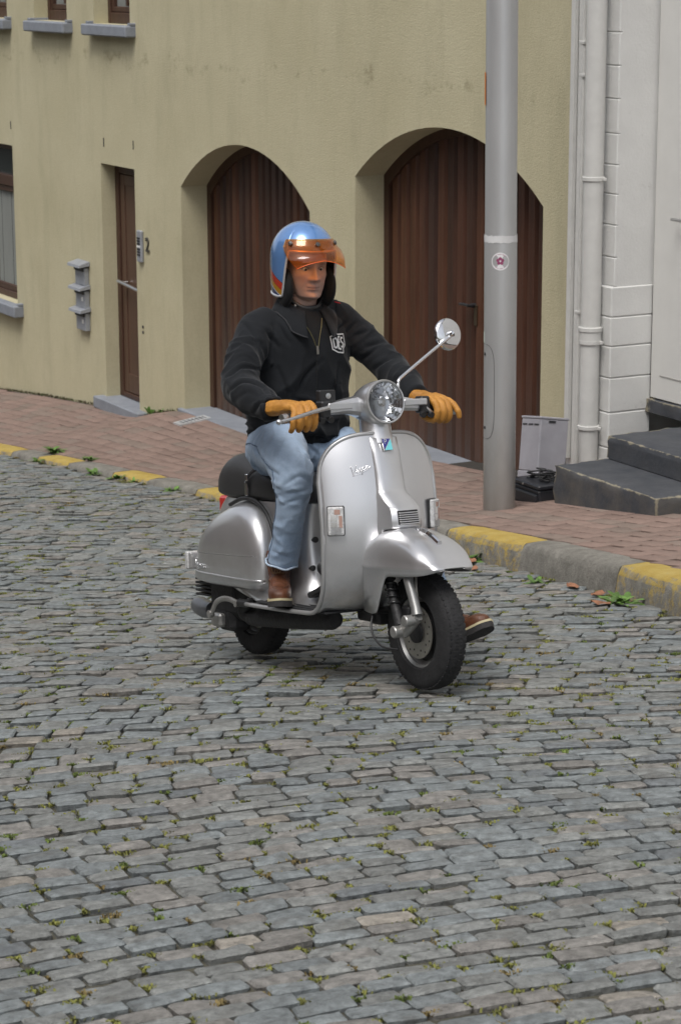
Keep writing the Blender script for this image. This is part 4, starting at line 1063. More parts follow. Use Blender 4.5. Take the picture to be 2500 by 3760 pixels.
# --- wheels
def wheel(x, name, front):
    w = bpy.data.objects.new(name, None); link(w, scooter); WM[w.name] = SM
    prof = []
    for k in range(25):
        q = math.pi*k/24; c, s = math.cos(q), math.sin(q)
        prof.append((.136+.079*abs(s)**.62, -.046*math.copysign(abs(c)**.55, c)))
    mb = MB(); mb.lathe([(.128, -.030)]+prof+[(.128, .030)], (x, 0, .215), (0, 1, 0), 72, caps=False); S_(mb, 'tyre', m_rub, w, sharp=60)
    # tread blocks
    mb = MB()
    for k in range(54):
        for j, yy in enumerate((-.027, -.009, .009, .027)):
            a = 2*math.pi*(k+(j % 2)*.5)/54; r_ = .2145-.55*yy*yy/.1
            d = Vector((math.cos(a), 0, math.sin(a))); tg = Vector((-d.z, 0, d.x)); rot = np.array([list(d), [0, 1, 0], list(tg)]).T
            mb.box(tuple(Vector((x, yy, .215))+d*(r_-.0005)), (.0022, .0072, .0085), .001, rot=rot)
    o = S_(mb, 'tread', m_rub, w, smooth=False); o['kind'] = 'stuff'
    mb = MB(); mb.lathe([(.128, .035), (.138, .033), (.140, .028), (.128, .020), (.112, .015), (.108, -.012), (.118, -.020), (.128, -.024), (.140, -.030), (.141, -.036), (.130, -.036), (.122, -.026), (.120, .03)], (x, 0, .215), (0, 1, 0), 56, caps=False); S_(mb, 'rim', m_rim, w)
    mb = MB(); mb.lathe([(.0, -.012), (.06, -.014), (.112, -.008), (.112, .0), (.0, .004)], (x, 0, .215), (0, 1, 0), 40)
    mb.lathe([(.045, -.014), (.04, -.05), (.03, -.054), (0, -.056)], (x, 0, .215), (0, 1, 0), 28); S_(mb, 'hub', m_blk if front else m_cast, w)
    if front:
        mb = MB(); mb.lathe([(.055, -.036), (.098, -.036), (.098, -.040), (.055, -.040)], (x, 0, .215), (0, 1, 0), 48); dsc = S_(mb, 'brake_disc', M('disc_steel', (.40, .385, .35), .35, .85, .15, 30), w)
        mb = MB()
        for k in range(20):
            a = 2*math.pi*k/20; rr_ = .085 if k % 2 else .070
            mb.lathe([(.0042, 0), (0, .0012)], (x+rr_*math.cos(a), -.0402, .215+rr_*math.sin(a)), (0, -1, 0), 8)
        o = S_(mb, 'disc_holes', m_black, dsc, sharp=180); o['kind'] = 'stuff'
        mb = MB(); mb.box((x-.045, -.047, .275), (.028, .018, .032), .008); S_(mb, 'brake_caliper', m_blk, w)
    return w
wheel(0, 'front_wheel', True); wheel(-1.26, 'rear_wheel', False)
# --- front fork, shock absorber
mb = MB(); mb.tube([(.012, -.090, .485), (.042, -.096, .414), (.088, -.098, .315), (.098, -.10, .290)], [.019, .019, .018, .021], 16); S_(mb, 'fork_tube', m_rim)
mb = MB(); mb.tube([(.100, -.098, .290), (.060, -.105, .255), (.018, -.108, .226)], [.022, .025, .027], 14, flat=.8); mb.lathe([(.020, -.02), (.022, .0), (.022, .030), (.019, .034), (0, .036)], (.016, -.120, .226), (0, -1, 0), 20); mb.lathe([(.019, -.02), (.021, 0), (.021, .030), (.018, .034), (0, .036)], (.085, -.115, .272), (0, -1, 0), 20); S_(mb, 'trailing_link', m_cast)
mb = MB(); mb.tube([(-.125, -.082, .43), (-.080, -.085, .33), (-.034, -.09, .240)], [.016, .017, .020], 14); shk = S_(mb, 'shock_absorber', m_blk)
P_ = []
for k in range(120):
    q = k/119; a = q*2*math.pi*5.5; ax_ = Vector((-.125+.055*q, -.082-.003*q, .43-.125*q)); P_.append(ax_+Vector((math.cos(a)*.021*.9, math.sin(a)*.021, math.cos(a)*.021*.35)))
mb = MB(); mb.tube(P_, .0058, 7); S_(mb, 'coil_spring', M('spring_black', (.025, .025, .026), .25, .3), shk, sharp=180)
mb = MB(); mb.tube(crom([(-.19, -.10, .30), (-.17, -.13, .22), (-.10, -.135, .165), (-.02, -.11, .155)], 8), .0042, 7); S_(mb, 'speedometer_cable', m_blkp, sharp=180)
mb = MB(); mb.tube(crom([(.05, -.07, .44), (.075, -.085, .38), (.07, -.075, .30), (.03, -.06, .27)], 6), .0048, 7); S_(mb, 'brake_hose', M('hose_grey', (.16, .155, .14), .5), sharp=180)
# --- mudguard
mb = MB(); rings = []
for (x, w, zb, zr, zt) in crom([(.198, .040, .455, .458, .460), (.194, .066, .450, .458, .464), (.184, .082, .446, .458, .474), (.168, .093, .441, .457, .488), (.145, .103, .436, .457, .508), (.11, .118, .431, .456, .532), (.06, .122, .427, .455, .558), (.0, .125, .423, .453, .575), (-.060, .127, .418, .452, .583), (-.085, .127, .385, .45, .585), (-.110, .127, .335, .45, .585), (-.135, .126, .287, .449, .582), (-.16, .125, .276, .448, .578), (-.20, .122, .276, .447, .562), (-.24, .115, .28, .446, .545)], 3):
    half = [(w-.002, zb), (w-.001, zb+(zr-zb)*.5), (w, zr-.005), (w+.0045, zr), (w+.001, zr+(.006 if zt > zr+.02 else .001))]
    for k in range(1, 13):
        q = math.pi/2*k/12; half.append((w*math.cos(q)**(2/3.3) if k < 12 else 0, zr+(.006 if zt > zr+.02 else .001)+(zt-zr-(.006 if zt > zr+.02 else .001))*math.sin(q)**(2/2.6)))
    ring = [Vector((x, -y, z)) for y, z in half]+[Vector((x, y, z)) for y, z in half[-2::-1]]
    rings.append(ring)
n = len(rings[0]); mb.grid([p for r_ in rings for p in r_], n, len(rings)); mud = S_(mb, 'mudguard', m_sil, sharp=180, solid=.004)
mb = MB(); P_ = [Vector((x, 0, z)) for x, z in ((-.06, .584), (-.02, .583), (.03, .573), (.07, .559), (.105, .542))]
mb.tube(P_, [.004, .009, .011, .012, .012], 8, flat=.9); S_(mb, 'crest_trim', m_chr, mud)

# --- headset
mb = MB(); HX, HZ = -.256, 1.044
mb.lathe([(.070, .030), (.078, .030), (.082, .020), (.0835, 0), (.083, -.025), (.079, -.055), (.070, -.09), (.055, -.125), (.036, -.152), (.0, -.165)], (HX-.012, 0, HZ), (.985, 0, .12), 44, caps=False); head = S_(mb, 'headset', m_sil, sharp=40)
def sy(sg, y): return -y if sg < 0 else y*.87      # the bars are turned a little, so the left end sits nearer the middle
for sg in (-1, 1):
    mb = MB(); rings = []
    for (y, x, z, hx_, hz) in ((.030, -.335, 1.030, .062, .050), (.075, -.325, 1.034, .050, .036), (.13, -.318, 1.036, .036, .027), (.19, -.312, 1.030, .030, .023), (.222, -.310, 1.026, .029, .022)):
        r_ = []
        for (a, b_) in ((1, -.55), (1, .45), (.62, .95), (-.62, .95), (-1, .45), (-1, -.55), (-.6, -1), (.6, -1)): r_.append(Vector((x+a*hx_, sy(sg, y), z+b_*hz)))
        rings.append(r_)
    mb.loft(rings); S_(mb, 'handlebar_arm', m_sil, head, sharp=30)
    mb = MB(); mb.box((-.268, sy(sg, .175), 1.040), (.010, .052, .0125), .004); S_(mb, 'arm_cap', m_sil, head)
mb = MB(); mb.lathe([(.066, -.10), (.060, -.05), (.058, .0), (.064, .03), (.07, .06)], (-.315, 0, .985), (-.18, 0, 1), 28); S_(mb, 'steering_neck', m_sil)
# headlamp
HA = Vector((.985, 0, .12)).normalized(); HC = Vector((HX-.012, 0, HZ))
mb = MB(); mb.lathe([(.0745, .031), (.0825, .029), (.0835, .036), (.080, .043), (.075, .042)], HC, HA, 48, caps=False); lamp = S_(mb, 'headlamp', m_trim)
mb = MB(); nf = 26; prof = [(.009, -.022), (.022, -.020), (.036, -.012), (.050, .002), (.063, .019), (.0755, .036)]
u_ = Vector((0, 0, 1)); u_ = (u_-HA*u_.dot(HA)).normalized(); w_ = HA.cross(u_); rq = random.Random(5)
for i in range(len(prof)-1):
    for k in range(nf//(1 if i > 1 else 2)):
        nn = nf//(1 if i > 1 else 2); q0, q1 = 2*math.pi*k/nn, 2*math.pi*(k+1)/nn; d0_, d1_ = rq.uniform(-.0013, .0013), rq.uniform(-.0013, .0013)
        P4 = [HC+HA*(prof[i+a][1]+(d0_ if b_ == 0 else d1_)*(1 if a else -.6))+u_*(prof[i+a][0]*math.cos(q0 if b_ == 0 else q1))+w_*(prof[i+a][0]*math.sin(q0 if b_ == 0 else q1)) for a, b_ in ((0, 0), (0, 1), (1, 1), (1, 0))]
        mb.add(P4, [(0, 1, 2, 3)])
S_(mb, 'reflector', m_chr, lamp, smooth=False, fix=False)
mb = MB(); mb.lathe([(.012, -.018), (.012, .004), (.016, .006), (.016, .014), (.010, .017), (0, .018)], HC, HA, 20); bulb = S_(mb, 'bulb_cap', M('bulb_cap', (.55, .53, .50), .2, .9), lamp)
m_fil, _nt, _b = newmat('burning_filament'); _b.inputs['Emission Color'].default_value = (1, .72, .42, 1); _b.inputs['Emission Strength'].default_value = 9
mb = MB(); mb.lathe([(.0065, -.016), (.0075, -.010), (.0065, .003)], HC, HA, 14); S_(mb, 'bulb', m_fil, lamp)
def clear_glass(name, tint, rough=.03, gl=.10, glow=None):
    m = bpy.data.materials.new(name); m.use_nodes = True; nt = m.node_tree; nt.nodes.clear(); o = nt.nodes.new('ShaderNodeOutputMaterial')
    tr = nt.nodes.new('ShaderNodeBsdfTransparent'); tr.inputs[0].default_value = tuple(tint)+(1,); g = nt.nodes.new('ShaderNodeBsdfGlossy'); g.inputs['Roughness'].default_value = rough
    # thin sheet: reflects more at a glancing angle, the same from both sides
    lw = nt.nodes.new('ShaderNodeLayerWeight'); lw.inputs[0].default_value = .5; pw = nt.nodes.new('ShaderNodeMath'); pw.operation = 'POWER'; pw.inputs[1].default_value = 4; nt.links.new(lw.outputs['Facing'], pw.inputs[0])
    ad = nt.nodes.new('ShaderNodeMath'); ad.operation = 'MULTIPLY_ADD'; ad.inputs[1].default_value = .8; ad.inputs[2].default_value = gl; ad.use_clamp = True; nt.links.new(pw.outputs[0], ad.inputs[0])
    mx = nt.nodes.new('ShaderNodeMixShader'); nt.links.new(ad.outputs[0], mx.inputs[0]); base = tr.outputs[0]
    if glow:
        df = nt.nodes.new('ShaderNodeBsdfTranslucent'); df.inputs[0].default_value = tuple(glow)+(1,); d2 = nt.nodes.new('ShaderNodeBsdfDiffuse'); d2.inputs[0].default_value = tuple(glow)+(1,)
        a1 = nt.nodes.new('ShaderNodeMixShader'); nt.links.new(df.outputs[0], a1.inputs[1]); nt.links.new(d2.outputs[0], a1.inputs[2]); a2 = nt.nodes.new('ShaderNodeMixShader'); a2.inputs[0].default_value = .075; nt.links.new(tr.outputs[0], a2.inputs[1]); nt.links.new(a1.outputs[0], a2.inputs[2]); base = a2.outputs[0]
    nt.links.new(base, mx.inputs[1]); nt.links.new(g.outputs[0], mx.inputs[2]); nt.links.new(mx.outputs[0], o.inputs[0]); return m
mb = MB(); mb.lathe([(.0765, .036), (.070, .044), (.05, .050), (.025, .053), (0, .054)], HC, HA, 48); S_(mb, 'lens', clear_glass('lamp_glass', (.93, .94, .95), .02, .03), lamp, sharp=180)
# grips, levers, switches
for sg in (-1, 1):
    mb = MB(); g0, g1 = (.262, .392)
    mb.tube([(-.306, sy(sg, .222), 1.024), (-.304, sy(sg, .262), 1.018)], .016, 14); S_(mb, 'bar_sleeve', m_cast, head)
    mb = MB(); mb.tube([(-.304, sy(sg, .255), 1.018), (-.302, sy(sg, .27), 1.016), (-.299, sy(sg, .385), 1.004)], [.021, .0175, .0175], 16); S_(mb, 'grip', m_blkp, head)
    mb = MB(); mb.tube([(-.299, sy(sg, .384), 1.004), (-.298, sy(sg, .405), 1.002)], [.019, .019], 16); S_(mb, 'bar_end', m_alu, head)
    mb = MB(); mb.box((-.292, sy(sg, .232), 1.028), (.026, .020, .032), .006); mb.tube([(-.275, sy(sg, .215), .995), (-.26, sy(sg, .215), .990)], .012, 12); mb.tube([(-.275, sy(sg, .255), .993), (-.258, sy(sg, .255), .988)], .011, 12); S_(mb, 'switch_housing', m_blkp, head)
mb = MB(); mb.tube(crom([(-.262, -.225, 1.036), (-.240, -.30, 1.026), (-.222, -.39, 1.008), (-.220, -.455, .997)], 6), [.0085]*6+[.0075]*6+[.006]*7, 10, flat=.7); mb.lathe([(0, -.0115), (.0075, -.009), (.0115, 0), (.0075, .009), (0, .0115)], (-.220, -.460, .996), (0, 1, 0), 16); S_(mb, 'brake_lever', m_alu, head, sharp=60)
mb = MB(); mb.tube(crom([(-.272, .196, 1.028), (-.270, .218, 1.005), (-.272, .248, .985), (-.276, .270, .978)], 5), .0075, 10, flat=.7); S_(mb, 'clutch_lever', m_alu, head, sharp=60)
mb = MB(); mb.box((-.318, -.205, 1.076), (.016, .034, .024), .004); o = S_(mb, 'brake_reservoir', m_blkp, head); mb = MB(); mb.lathe([(.0105, 0), (.0105, .002), (0, .003)], (-.302, -.203, 1.078), (1, 0, 0), 18); S_(mb, 'sight_glass', m_alu, o)
# mirror
mir = bpy.data.objects.new('mirror', None); link(mir, scooter); WM[mir.name] = SM
mb = MB(); mb.tube(crom([(-.318, .112, 1.058), (-.318, .112, 1.10), (-.320, .118, 1.124), (-.330, .16, 1.150), (-.352, .30, 1.232), (-.362, .388, 1.283)], 8), .0062, 10); S_(mb, 'stem', m_chr, mir, sharp=180)
mn = Vector((.955, .10, .10)).normalized(); mc = Vector((-.380, .386, 1.288))
mb = MB(); mb.lathe([(.0565, -.012), (.0615, -.009), (.0625, -.004), (.060, .002), (.054, .006), (.035, .011), (.015, .013), (0, .0135)], mc, mn, 48); S_(mb, 'disc', m_chr, mir, sharp=40)
mb = MB(); mb.lathe([(.010, 0), (.012, .008), (.0125, .018), (.010, .025), (0, .028)], mc+mn*.010, mn, 18); S_(mb, 'ball_joint', m_chr, mir)

# --- engine, exhaust, kick starter
mb = MB(); mb.box((-1.30, -.05, .27), (.13, .10, .12), .04); mb.box((-1.29, -.10, .155), (.07, .05, .05), .02); mb.box((-1.02, 0, .25), (.20, .14, .05), .02); eng = S_(mb, 'engine', m_blk)
mb = MB(); mb.box((-1.318, -.145, .150), (.042, .030, .028), .010); S_(mb, 'gear_case', m_cast, eng)
for k in range(6):
    mb = MB(); mb.box((-1.46, -.08+.0, .24+k*.016), (.07, .07, .004), .002); S_(mb, 'cooling_fin', m_blk, eng)
mb = MB(); ex = bpy.data.objects.new('exhaust', None); link(ex, scooter); WM[ex.name] = SM
mb = MB(); mb.tube([(-1.085, -.135, .178), (-1.06, -.135, .182), (-.80, -.13, .199), (-.46, -.125, .226), (-.43, -.125, .228)], [.030, .037, .040, .040, .030], 22); S_(mb, 'muffler', m_blk, ex)
mb = MB(); mb.tube(crom([(-1.065, -.15, .24), (-1.10, -.155, .21), (-1.10, -.15, .19), (-1.06, -.14, .18)], 5), .026, 14); S_(mb, 'elbow_pipe', m_blk, ex, sharp=180)
mb = MB(); mb.lathe([(.027, -.006), (.031, -.004), (.031, .010), (.027, .012)], (-1.065, -.138, .181), (1, .01, .065), 24); S_(mb, 'clamp_ring', m_cast, ex)
mb = MB(); mb.tube(crom([(-1.70, -.055, .172), (-1.66, -.06, .168), (-1.60, -.065, .160), (-1.53, -.07, .162)], 4), [.026, .034, .037, .038, .040, .040, .040, .040, .039, .038, .037, .036, .035], 18); S_(mb, 'tail_pipe', M('tail_grey', (.12, .125, .135), .3, .4), ex)
mb = MB(); mb.tube(crom([(-1.290, -.205, .180), (-1.262, -.205, .212), (-1.235, -.205, .236), (-1.18, -.205, .252), (-1.13, -.20, .252), (-1.075, -.195, .240)], 6), .0115, 12, flat=.7); mb.lathe([(.014, -.010), (.016, 0), (.016, .012), (0, .014)], (-1.292, -.205, .180), (0, -1, 0), 16); mb.lathe([(.012, -.02), (.013, .010), (0, .013)], (-1.075, -.20, .240), (0, -1, 0), 14); S_(mb, 'kick_starter', m_cast)
mb = MB(); mb.tube([(-1.06, -.195, .245), (-.99, -.19, .246)], .017, 12); mb.box((-.985, -.19, .252), (.006, .012, .018), .003); S_(mb, 'kick_pedal', m_blkp)
mb = MB(); mb.box((-.33, 0, .245), (.075, .05, .022), .008); mb.box((-.27, -.02, .238), (.03, .03, .02), .005); S_(mb, 'frame_underside', m_blk)
# ================================================================ RIDER   built in the scooter's frame
person = empty('person', 'rider in orange visored blue open face helmet, black jacket, light jeans and tan gloves', 'person', mat=SM)
def P_S(mb, name, mat, parent=None, **kw): return mb.build(name, mat, parent or person, world=False, **kw)

def ell_ring(c, t, up, a, b, n=28, p=2.0):
    """ring about c across direction t; a along the 'up' side, b sideways"""
    t = Vector(t).normalized(); u = Vector(up); u = (u-t*u.dot(t)).normalized(); w = t.cross(u); out = []
    for k in range(n):
        q = 2*math.pi*k/n; cc, s = math.cos(q), math.sin(q)
        out.append(Vector(c)+u*(a*math.copysign(abs(cc)**(2/p), cc))+w*(b*math.copysign(abs(s)**(2/p), s)))
    return out
def limb(mb, secs, up, n=28, sub=6, p=2.0):
    """secs: (x, y, z, a, b)"""
    S = crom(secs, sub); rings = []
    for i in range(len(S)):
        d = S[min(i+1, len(S)-1)][:3]-S[max(i-1, 0)][:3]; rings.append(ell_ring(S[i][:3], d, up, S[i][3], S[i][4], n, p))
    mb.loft(rings)
def ellipsoid(mb, c, r, n=24, rot=None):
    pr_ = [(max(math.sin(math.pi*k/14), 0), -math.cos(math.pi*k/14)) for k in range(15)]; vs = []
    m = MB(); m.lathe(pr_, (0, 0, 0), (0, 0, 1), n)
    for v in m.v:
        q = Vector((v.x*r[0], v.y*r[1], v.z*r[2]))
        if rot is not None: q = rot @ q
        vs.append(q+Vector(c))
    mb.add(vs, m.f)
def remesh(mb, voxel, smooth=6, fac=.5):
    """join overlapping closed shapes into one continuous skin; returns verts (N,3) and faces"""
    me = bpy.data.meshes.new('tmp'); me.from_pydata([tuple(v) for v in mb.v], [], mb.f)
    bm = bmesh.new(); bm.from_mesh(me); bmesh.ops.recalc_face_normals(bm, faces=bm.faces); bm.to_mesh(me); bm.free()
    ob = bpy.data.objects.new('tmp', me); COL.objects.link(ob)
    md = ob.modifiers.new('r', 'REMESH'); md.mode = 'VOXEL'; md.voxel_size = voxel
    if smooth:
        s = ob.modifiers.new('s', 'SMOOTH'); s.factor = fac; s.iterations = smooth
    bpy.context.view_layer.update()
    e = ob.evaluated_get(bpy.context.evaluated_depsgraph_get()); m2 = e.to_mesh()
    V = np.empty(len(m2.vertices)*3, dtype=np.float64); m2.vertices.foreach_get('co', V); F = [tuple(p.vertices) for p in m2.polygons]
    Nn = np.empty(len(m2.vertices)*3, dtype=np.float32); m2.vertices.foreach_get('normal', Nn)
    e.to_mesh_clear(); bpy.data.objects.remove(ob); bpy.data.meshes.remove(me)
    return V.reshape(-1, 3), F, Nn.reshape(-1, 3).astype(float)
def near_chain(p, chain):
    """nearest point on a polyline: (distance, arc position, index)"""
    best = (9, 0); s0 = 0
    for a, b_ in zip(chain[:-1], chain[1:]):
        d = b_-a; L = np.linalg.norm(d); t = min(max(np.dot(p-a, d)/(L*L), 0), 1); q = a+d*t; dd = np.linalg.norm(p-q)
        if dd < best[0]: best = (dd, s0+t*L)
        s0 += L
    return best
def ridge(v):  return (1-min(abs(v)*2.2, 1))**2
nz_ = lambda x, y, z: mnoise.noise(Vector((x, y, z)))

# ------------------------------------------------ cloth materials
def cloth(name, c1, c2, vs, rough=.9, weave=420, wst=.25, bumpbig=.25, sheen=.2):
    m, nt, b = newmat(name); tcn = node(nt, 'ShaderNodeTexCoord'); ob = tcn.outputs['Object']
    c = mixcol(nt, ramp(nt, noise_of(nt, ob, vs, 6, .65), .3, .7), c1, c2)
    nt.links.new(c, b.inputs['Base Color']); b.inputs['Roughness'].default_value = rough; b.inputs['Specular IOR Level'].default_value = .25
    b.inputs['Sheen Weight'].default_value = sheen; b.inputs['Sheen Roughness'].default_value = .4
    w = noise_of(nt, ob, weave, 2, .5); k = noise_of(nt, ob, 26, 5, .6); ad = node(nt, 'ShaderNodeMath', operation='MULTIPLY_ADD')
    nt.links.new(k, ad.inputs[0]); ad.inputs[1].default_value = bumpbig*6; nt.links.new(w, ad.inputs[2]); bump_of(nt, b, ad.outputs[0], wst, .003); return m
m_jack = cloth('black_canvas', (.0068, .0080, .0098), (.0108, .0124, .0150), 7, sheen=.10)
m_rib = cloth('black_rib', (.008, .0085, .009), (.012, .0125, .013), 7, sheen=.1)
def denim():
    m, nt, b = newmat('light_denim'); tcn = node(nt, 'ShaderNodeTexCoord'); ob = tcn.outputs['Object']; at = node(nt, 'ShaderNodeVertexColor', layer_name='tone')
    f = ramp(nt, noise_of(nt, ob, 30, 7, .7), .3, .7, .86, 1.12); g = node(nt, 'ShaderNodeCombineColor'); [nt.links.new(f, g.inputs[i]) for i in range(3)]
    c = mixcol(nt, 1., at.outputs['Color'], g.outputs[0], 'MULTIPLY')
    st = noise_of(nt, ob, 160, 3, .6, (1, 1, .25)); c = mixcol(nt, ramp(nt, st, .45, .65, 0, .22), c, (.42, .50, .60))
    nt.links.new(c, b.inputs['Base Color']); b.inputs['Roughness'].default_value = .9; b.inputs['Specular IOR Level'].default_value = .2; b.inputs['Sheen Weight'].default_value = .15
    bump_of(nt, b, noise_of(nt, ob, 380, 2, .5), .25, .002); return m
m_denim = denim()
m_seam = M('denim_seam', (.10, .145, .22), .9, var=.3, vs=120)
m_seaml = M('denim_edge', (.36, .44, .54), .9, var=.25, vs=160)
m_skin_l = None
def leather(name, c1, c2, vs, rough, scuff=None):
    m, nt, b = newmat(name); tcn = node(nt, 'ShaderNodeTexCoord'); ob = tcn.outputs['Object']
    n1 = noise_of(nt, ob, vs, 6, .65); c = mixcol(nt, ramp(nt, n1, .32, .68), c1, c2)
    if scuff: c = mixcol(nt, ramp(nt, noise_of(nt, ob, 40, 5, .7), .58, .7, 0, .6), c, scuff)
    nt.links.new(c, b.inputs['Base Color']); b.inputs['Roughness'].default_value = rough; b.inputs['Specular IOR Level'].default_value = .4
    ad = node(nt, 'ShaderNodeMath', operation='MULTIPLY_ADD'); nt.links.new(noise_of(nt, ob, 45, 5, .65), ad.inputs[0]); ad.inputs[1].default_value = 1.6; nt.links.new(noise_of(nt, ob, 300, 3, .6), ad.inputs[2])
    bump_of(nt, b, ad.outputs[0], .45, .004); return m
m_glove = leather('tan_leather', (.36, .155, .024), (.50, .235, .045), 16, .52, (.22, .10, .03))
m_boot = leather('brown_leather', (.062, .025, .014), (.130, .048, .022), 12, .32, (.045, .02, .014))
m_sole = M('boot_sole', (.028, .026, .026), .8, 0, .2, 40, .3, 120)
m_welt = M('cream_welt', (.48, .42, .26), .7, 0, .12, 60)
m_lace = M('brown_lace', (.24, .14, .07), .8, 0, .2, 90)

# ------------------------------------------------ jacket
AR = [(-.860, -.125, 1.348, .074, .080), (-.842, -.190, 1.318, .078, .078), (-.778, -.285, 1.222, .074, .072), (-.695, -.355, 1.125, .066, .070), (-.56, -.372, 1.078, .062, .064), (-.470, -.368, 1.046, .054, .056), (-.425, -.366, 1.036, .048, .050)]
ALF = [(-.86, .135, 1.365, .078, .083), (-.845, .19, 1.340, .080, .082), (-.79, .262, 1.260, .072, .074), (-.70, .312, 1.165, .066, .070), (-.575, .303, 1.105, .062, .062), (-.49, .284, 1.068, .054, .054), (-.435, .274, 1.052, .047, .047)]
mb = MB()
T_ = crom([(-.905, .868, .138, .172), (-.902, .885, .146, .182), (-.902, .93, .163, .198), (-.898, 1.02, .160, .200), (-.880, 1.13, .158, .205), (-.868, 1.23, .150, .215), (-.860, 1.305, .136, .212), (-.848, 1.355, .112, .180), (-.834, 1.390, .086, .125), (-.824, 1.408, .070, .082), (-.820, 1.416, .062, .070)], 5)
mb.loft([[Vector((s[0]+s[2]*math.copysign(abs(math.cos(q))**(2/2.3), math.cos(q)), s[3]*math.copysign(abs(math.sin(q))**(2/2.3), math.sin(q)), s[1])) for q in [2*math.pi*k/40 for k in range(40)]] for s in T_])
limb(mb, AR, (0, 0, 1)); limb(mb, ALF, (0, 0, 1))
V, F, Nn = remesh(mb, .0056, 8, .5)
from mathutils.kdtree import KDTree
_CR = [[(-.715, -.4, 1.155), (-.585, -.4, 1.193), (-.436, -.4, 1.177)], [(-.706, -.4, 1.094), (-.589, -.4, 1.136), (-.456, -.4, 1.12), (-.418, -.4, 1.097)], [(-.648, -.4, 1.266), (-.544, -.4, 1.282), (-.446, -.4, 1.265)], [(-.681, -.4, 1.053), (-.558, -.4, 1.096), (-.427, -.4, 1.065)], [(-.513, -.4, 1.023), (-.444, -.4, 1.064), (-.298, -.4, 1.05)], [(-.573, -.4, 1.355), (-.492, -.4, 1.305), (-.447, -.4, 1.249)], [(-.687, -.4, 1.201), (-.582, -.4, 1.233), (-.483, -.4, 1.209)],
       [(-.72, -.172, 1.259), (-.72, -.217, 1.319)], [(-.72, .02, 1.202), (-.72, -.061, 1.138), (-.72, -.082, 1.089)], [(-.72, -.211, .994), (-.72, -.165, .95)], [(-.72, .144, 1.35), (-.72, .093, 1.318)], [(-.72, -.103, 1.056), (-.72, .012, 1.017)], [(-.72, -.175, 1.176), (-.72, -.14, 1.091), (-.72, -.133, 1.024)], [(-.72, .098, 1.183), (-.72, .074, 1.082), (-.72, .091, 1.013)], [(-.72, -.067, .987), (-.72, .051, .998)], [(-.72, -.207, 1.094), (-.72, -.163, .992)], [(-.72, -.168, 1.351), (-.72, -.123, 1.274)],
       [(-.932, .3, 1.289), (-.814, .3, 1.313)], [(-.888, .3, 1.193), (-.753, .3, 1.244)], [(-.648, .3, 1.107), (-.536, .3, 1.141)], [(-.851, .3, 1.244), (-.719, .3, 1.269)], [(-.791, .3, 1.158), (-.659, .3, 1.2)], [(-.911, .3, 1.349), (-.982, .3, 1.307)]]
_eye = SM.inverted() @ Vector((0, 0, CAMZ))
def make_creases(V, F, lines, weight, depth, sig, bulge):
    base = BVHTree.FromPolygons([Vector(v) for v in V], F); cp = []
    for j, pl in enumerate(lines):          # creases pressed into the cloth, running over its front
        q = crom(pl, 12)
        for k, p in enumerate(q):
            h = base.ray_cast(_eye, (Vector(p)-_eye).normalized())
            if h[0] is not None: cp.append((h[0], math.sin(math.pi*min(max(k/(len(q)-1), .04), .96))**.6*weight(j)))
    kd = KDTree(len(cp)); [kd.insert(c[0], i) for i, c in enumerate(cp)]; kd.balance()
    def crease(p):
        c, i, dd = kd.find(Vector(p)); w = cp[i][1]; up_ = 1 if p[2] > c.z else .35
        return w*(-depth*math.exp(-(dd/sig)**2)+bulge*up_*math.exp(-((dd-2.8*sig)/(1.7*sig))**2))
    return crease
crease = make_creases(V, F, _CR, lambda j: (1.0, 1.0, .35, .25, .9, .6, .2)[j] if j < 7 else (.8 if j > 16 else .75), .0115, .0072, .0058)
chR = [np.array(a[:3]) for a in AR]; chL = [np.array(a[:3]) for a in ALF]
for i in range(len(V)):
    p = V[i]; d = 0
    dR, sR = near_chain(p, chR); dL, sL = near_chain(p, chL)
    arm = None
    if dR < .105 and p[1] < -.17: arm = (sR, 1)
    elif dL < .105 and p[1] > .17: arm = (sL, 2)
    if arm:
        s, k = arm
        w = math.exp(-((s-.32)/.10)**2)*1.0+math.exp(-((s-.17)/.06)**2)*.45+.45*math.exp(-((s-.46)/.05)**2)
        n1 = nz_(s*10+k*7+nz_(*(p*6))*1.6, p[0]*8+p[1]*5*(1.5-k), p[2]*8)
        d += .007*w*(ridge(n1)-.35) + .007*nz_(*(p*6+k*5))
        n2 = nz_(s*9+3+nz_(*(p*5))*1.2, p[1]*6, p[2]*4); d += .008*(ridge(n2)-.3)
    else:
        # drape from shoulders to waist, bunching above the hem band
        n1 = nz_(p[0]*5+p[2]*2.0+2, p[1]*9+p[2]*3.2*math.copysign(1, p[1]), p[2]*3); wl = min(max((1.40-p[2])/.25, 0), 1)
        d += .015*wl*(ridge(n1)-.3)
        hb = math.exp(-((p[2]-.955)/.05)**2); d += .013*hb*(ridge(nz_(p[0]*6, p[1]*6, p[2]*24))-.2)
        d += .006*nz_(*(p*5))
        if p[2] < .905: d -= .007
    V[i] += Nn[i]*(d+crease(p))
jacket = mesh_obj('jacket', V, F, m_jack, person, False, 180)
for v_ in ():
    pass
jb = BVHTree.FromPolygons([Vector(v) for v in V], F)
def on_jacket(y, z, off=.003, x0=.2):
    h = jb.ray_cast(Vector((x0, y, z)), Vector((-1, 0, 0))); 
    return (h[0]+h[1]*off) if h[0] is not None else Vector((-.74, y, z))
def on_jacket_dir(p, d, off=.002):
    h = jb.ray_cast(Vector(p), Vector(d).normalized()); return (h[0]+h[1]*off) if h[0] is not None else None
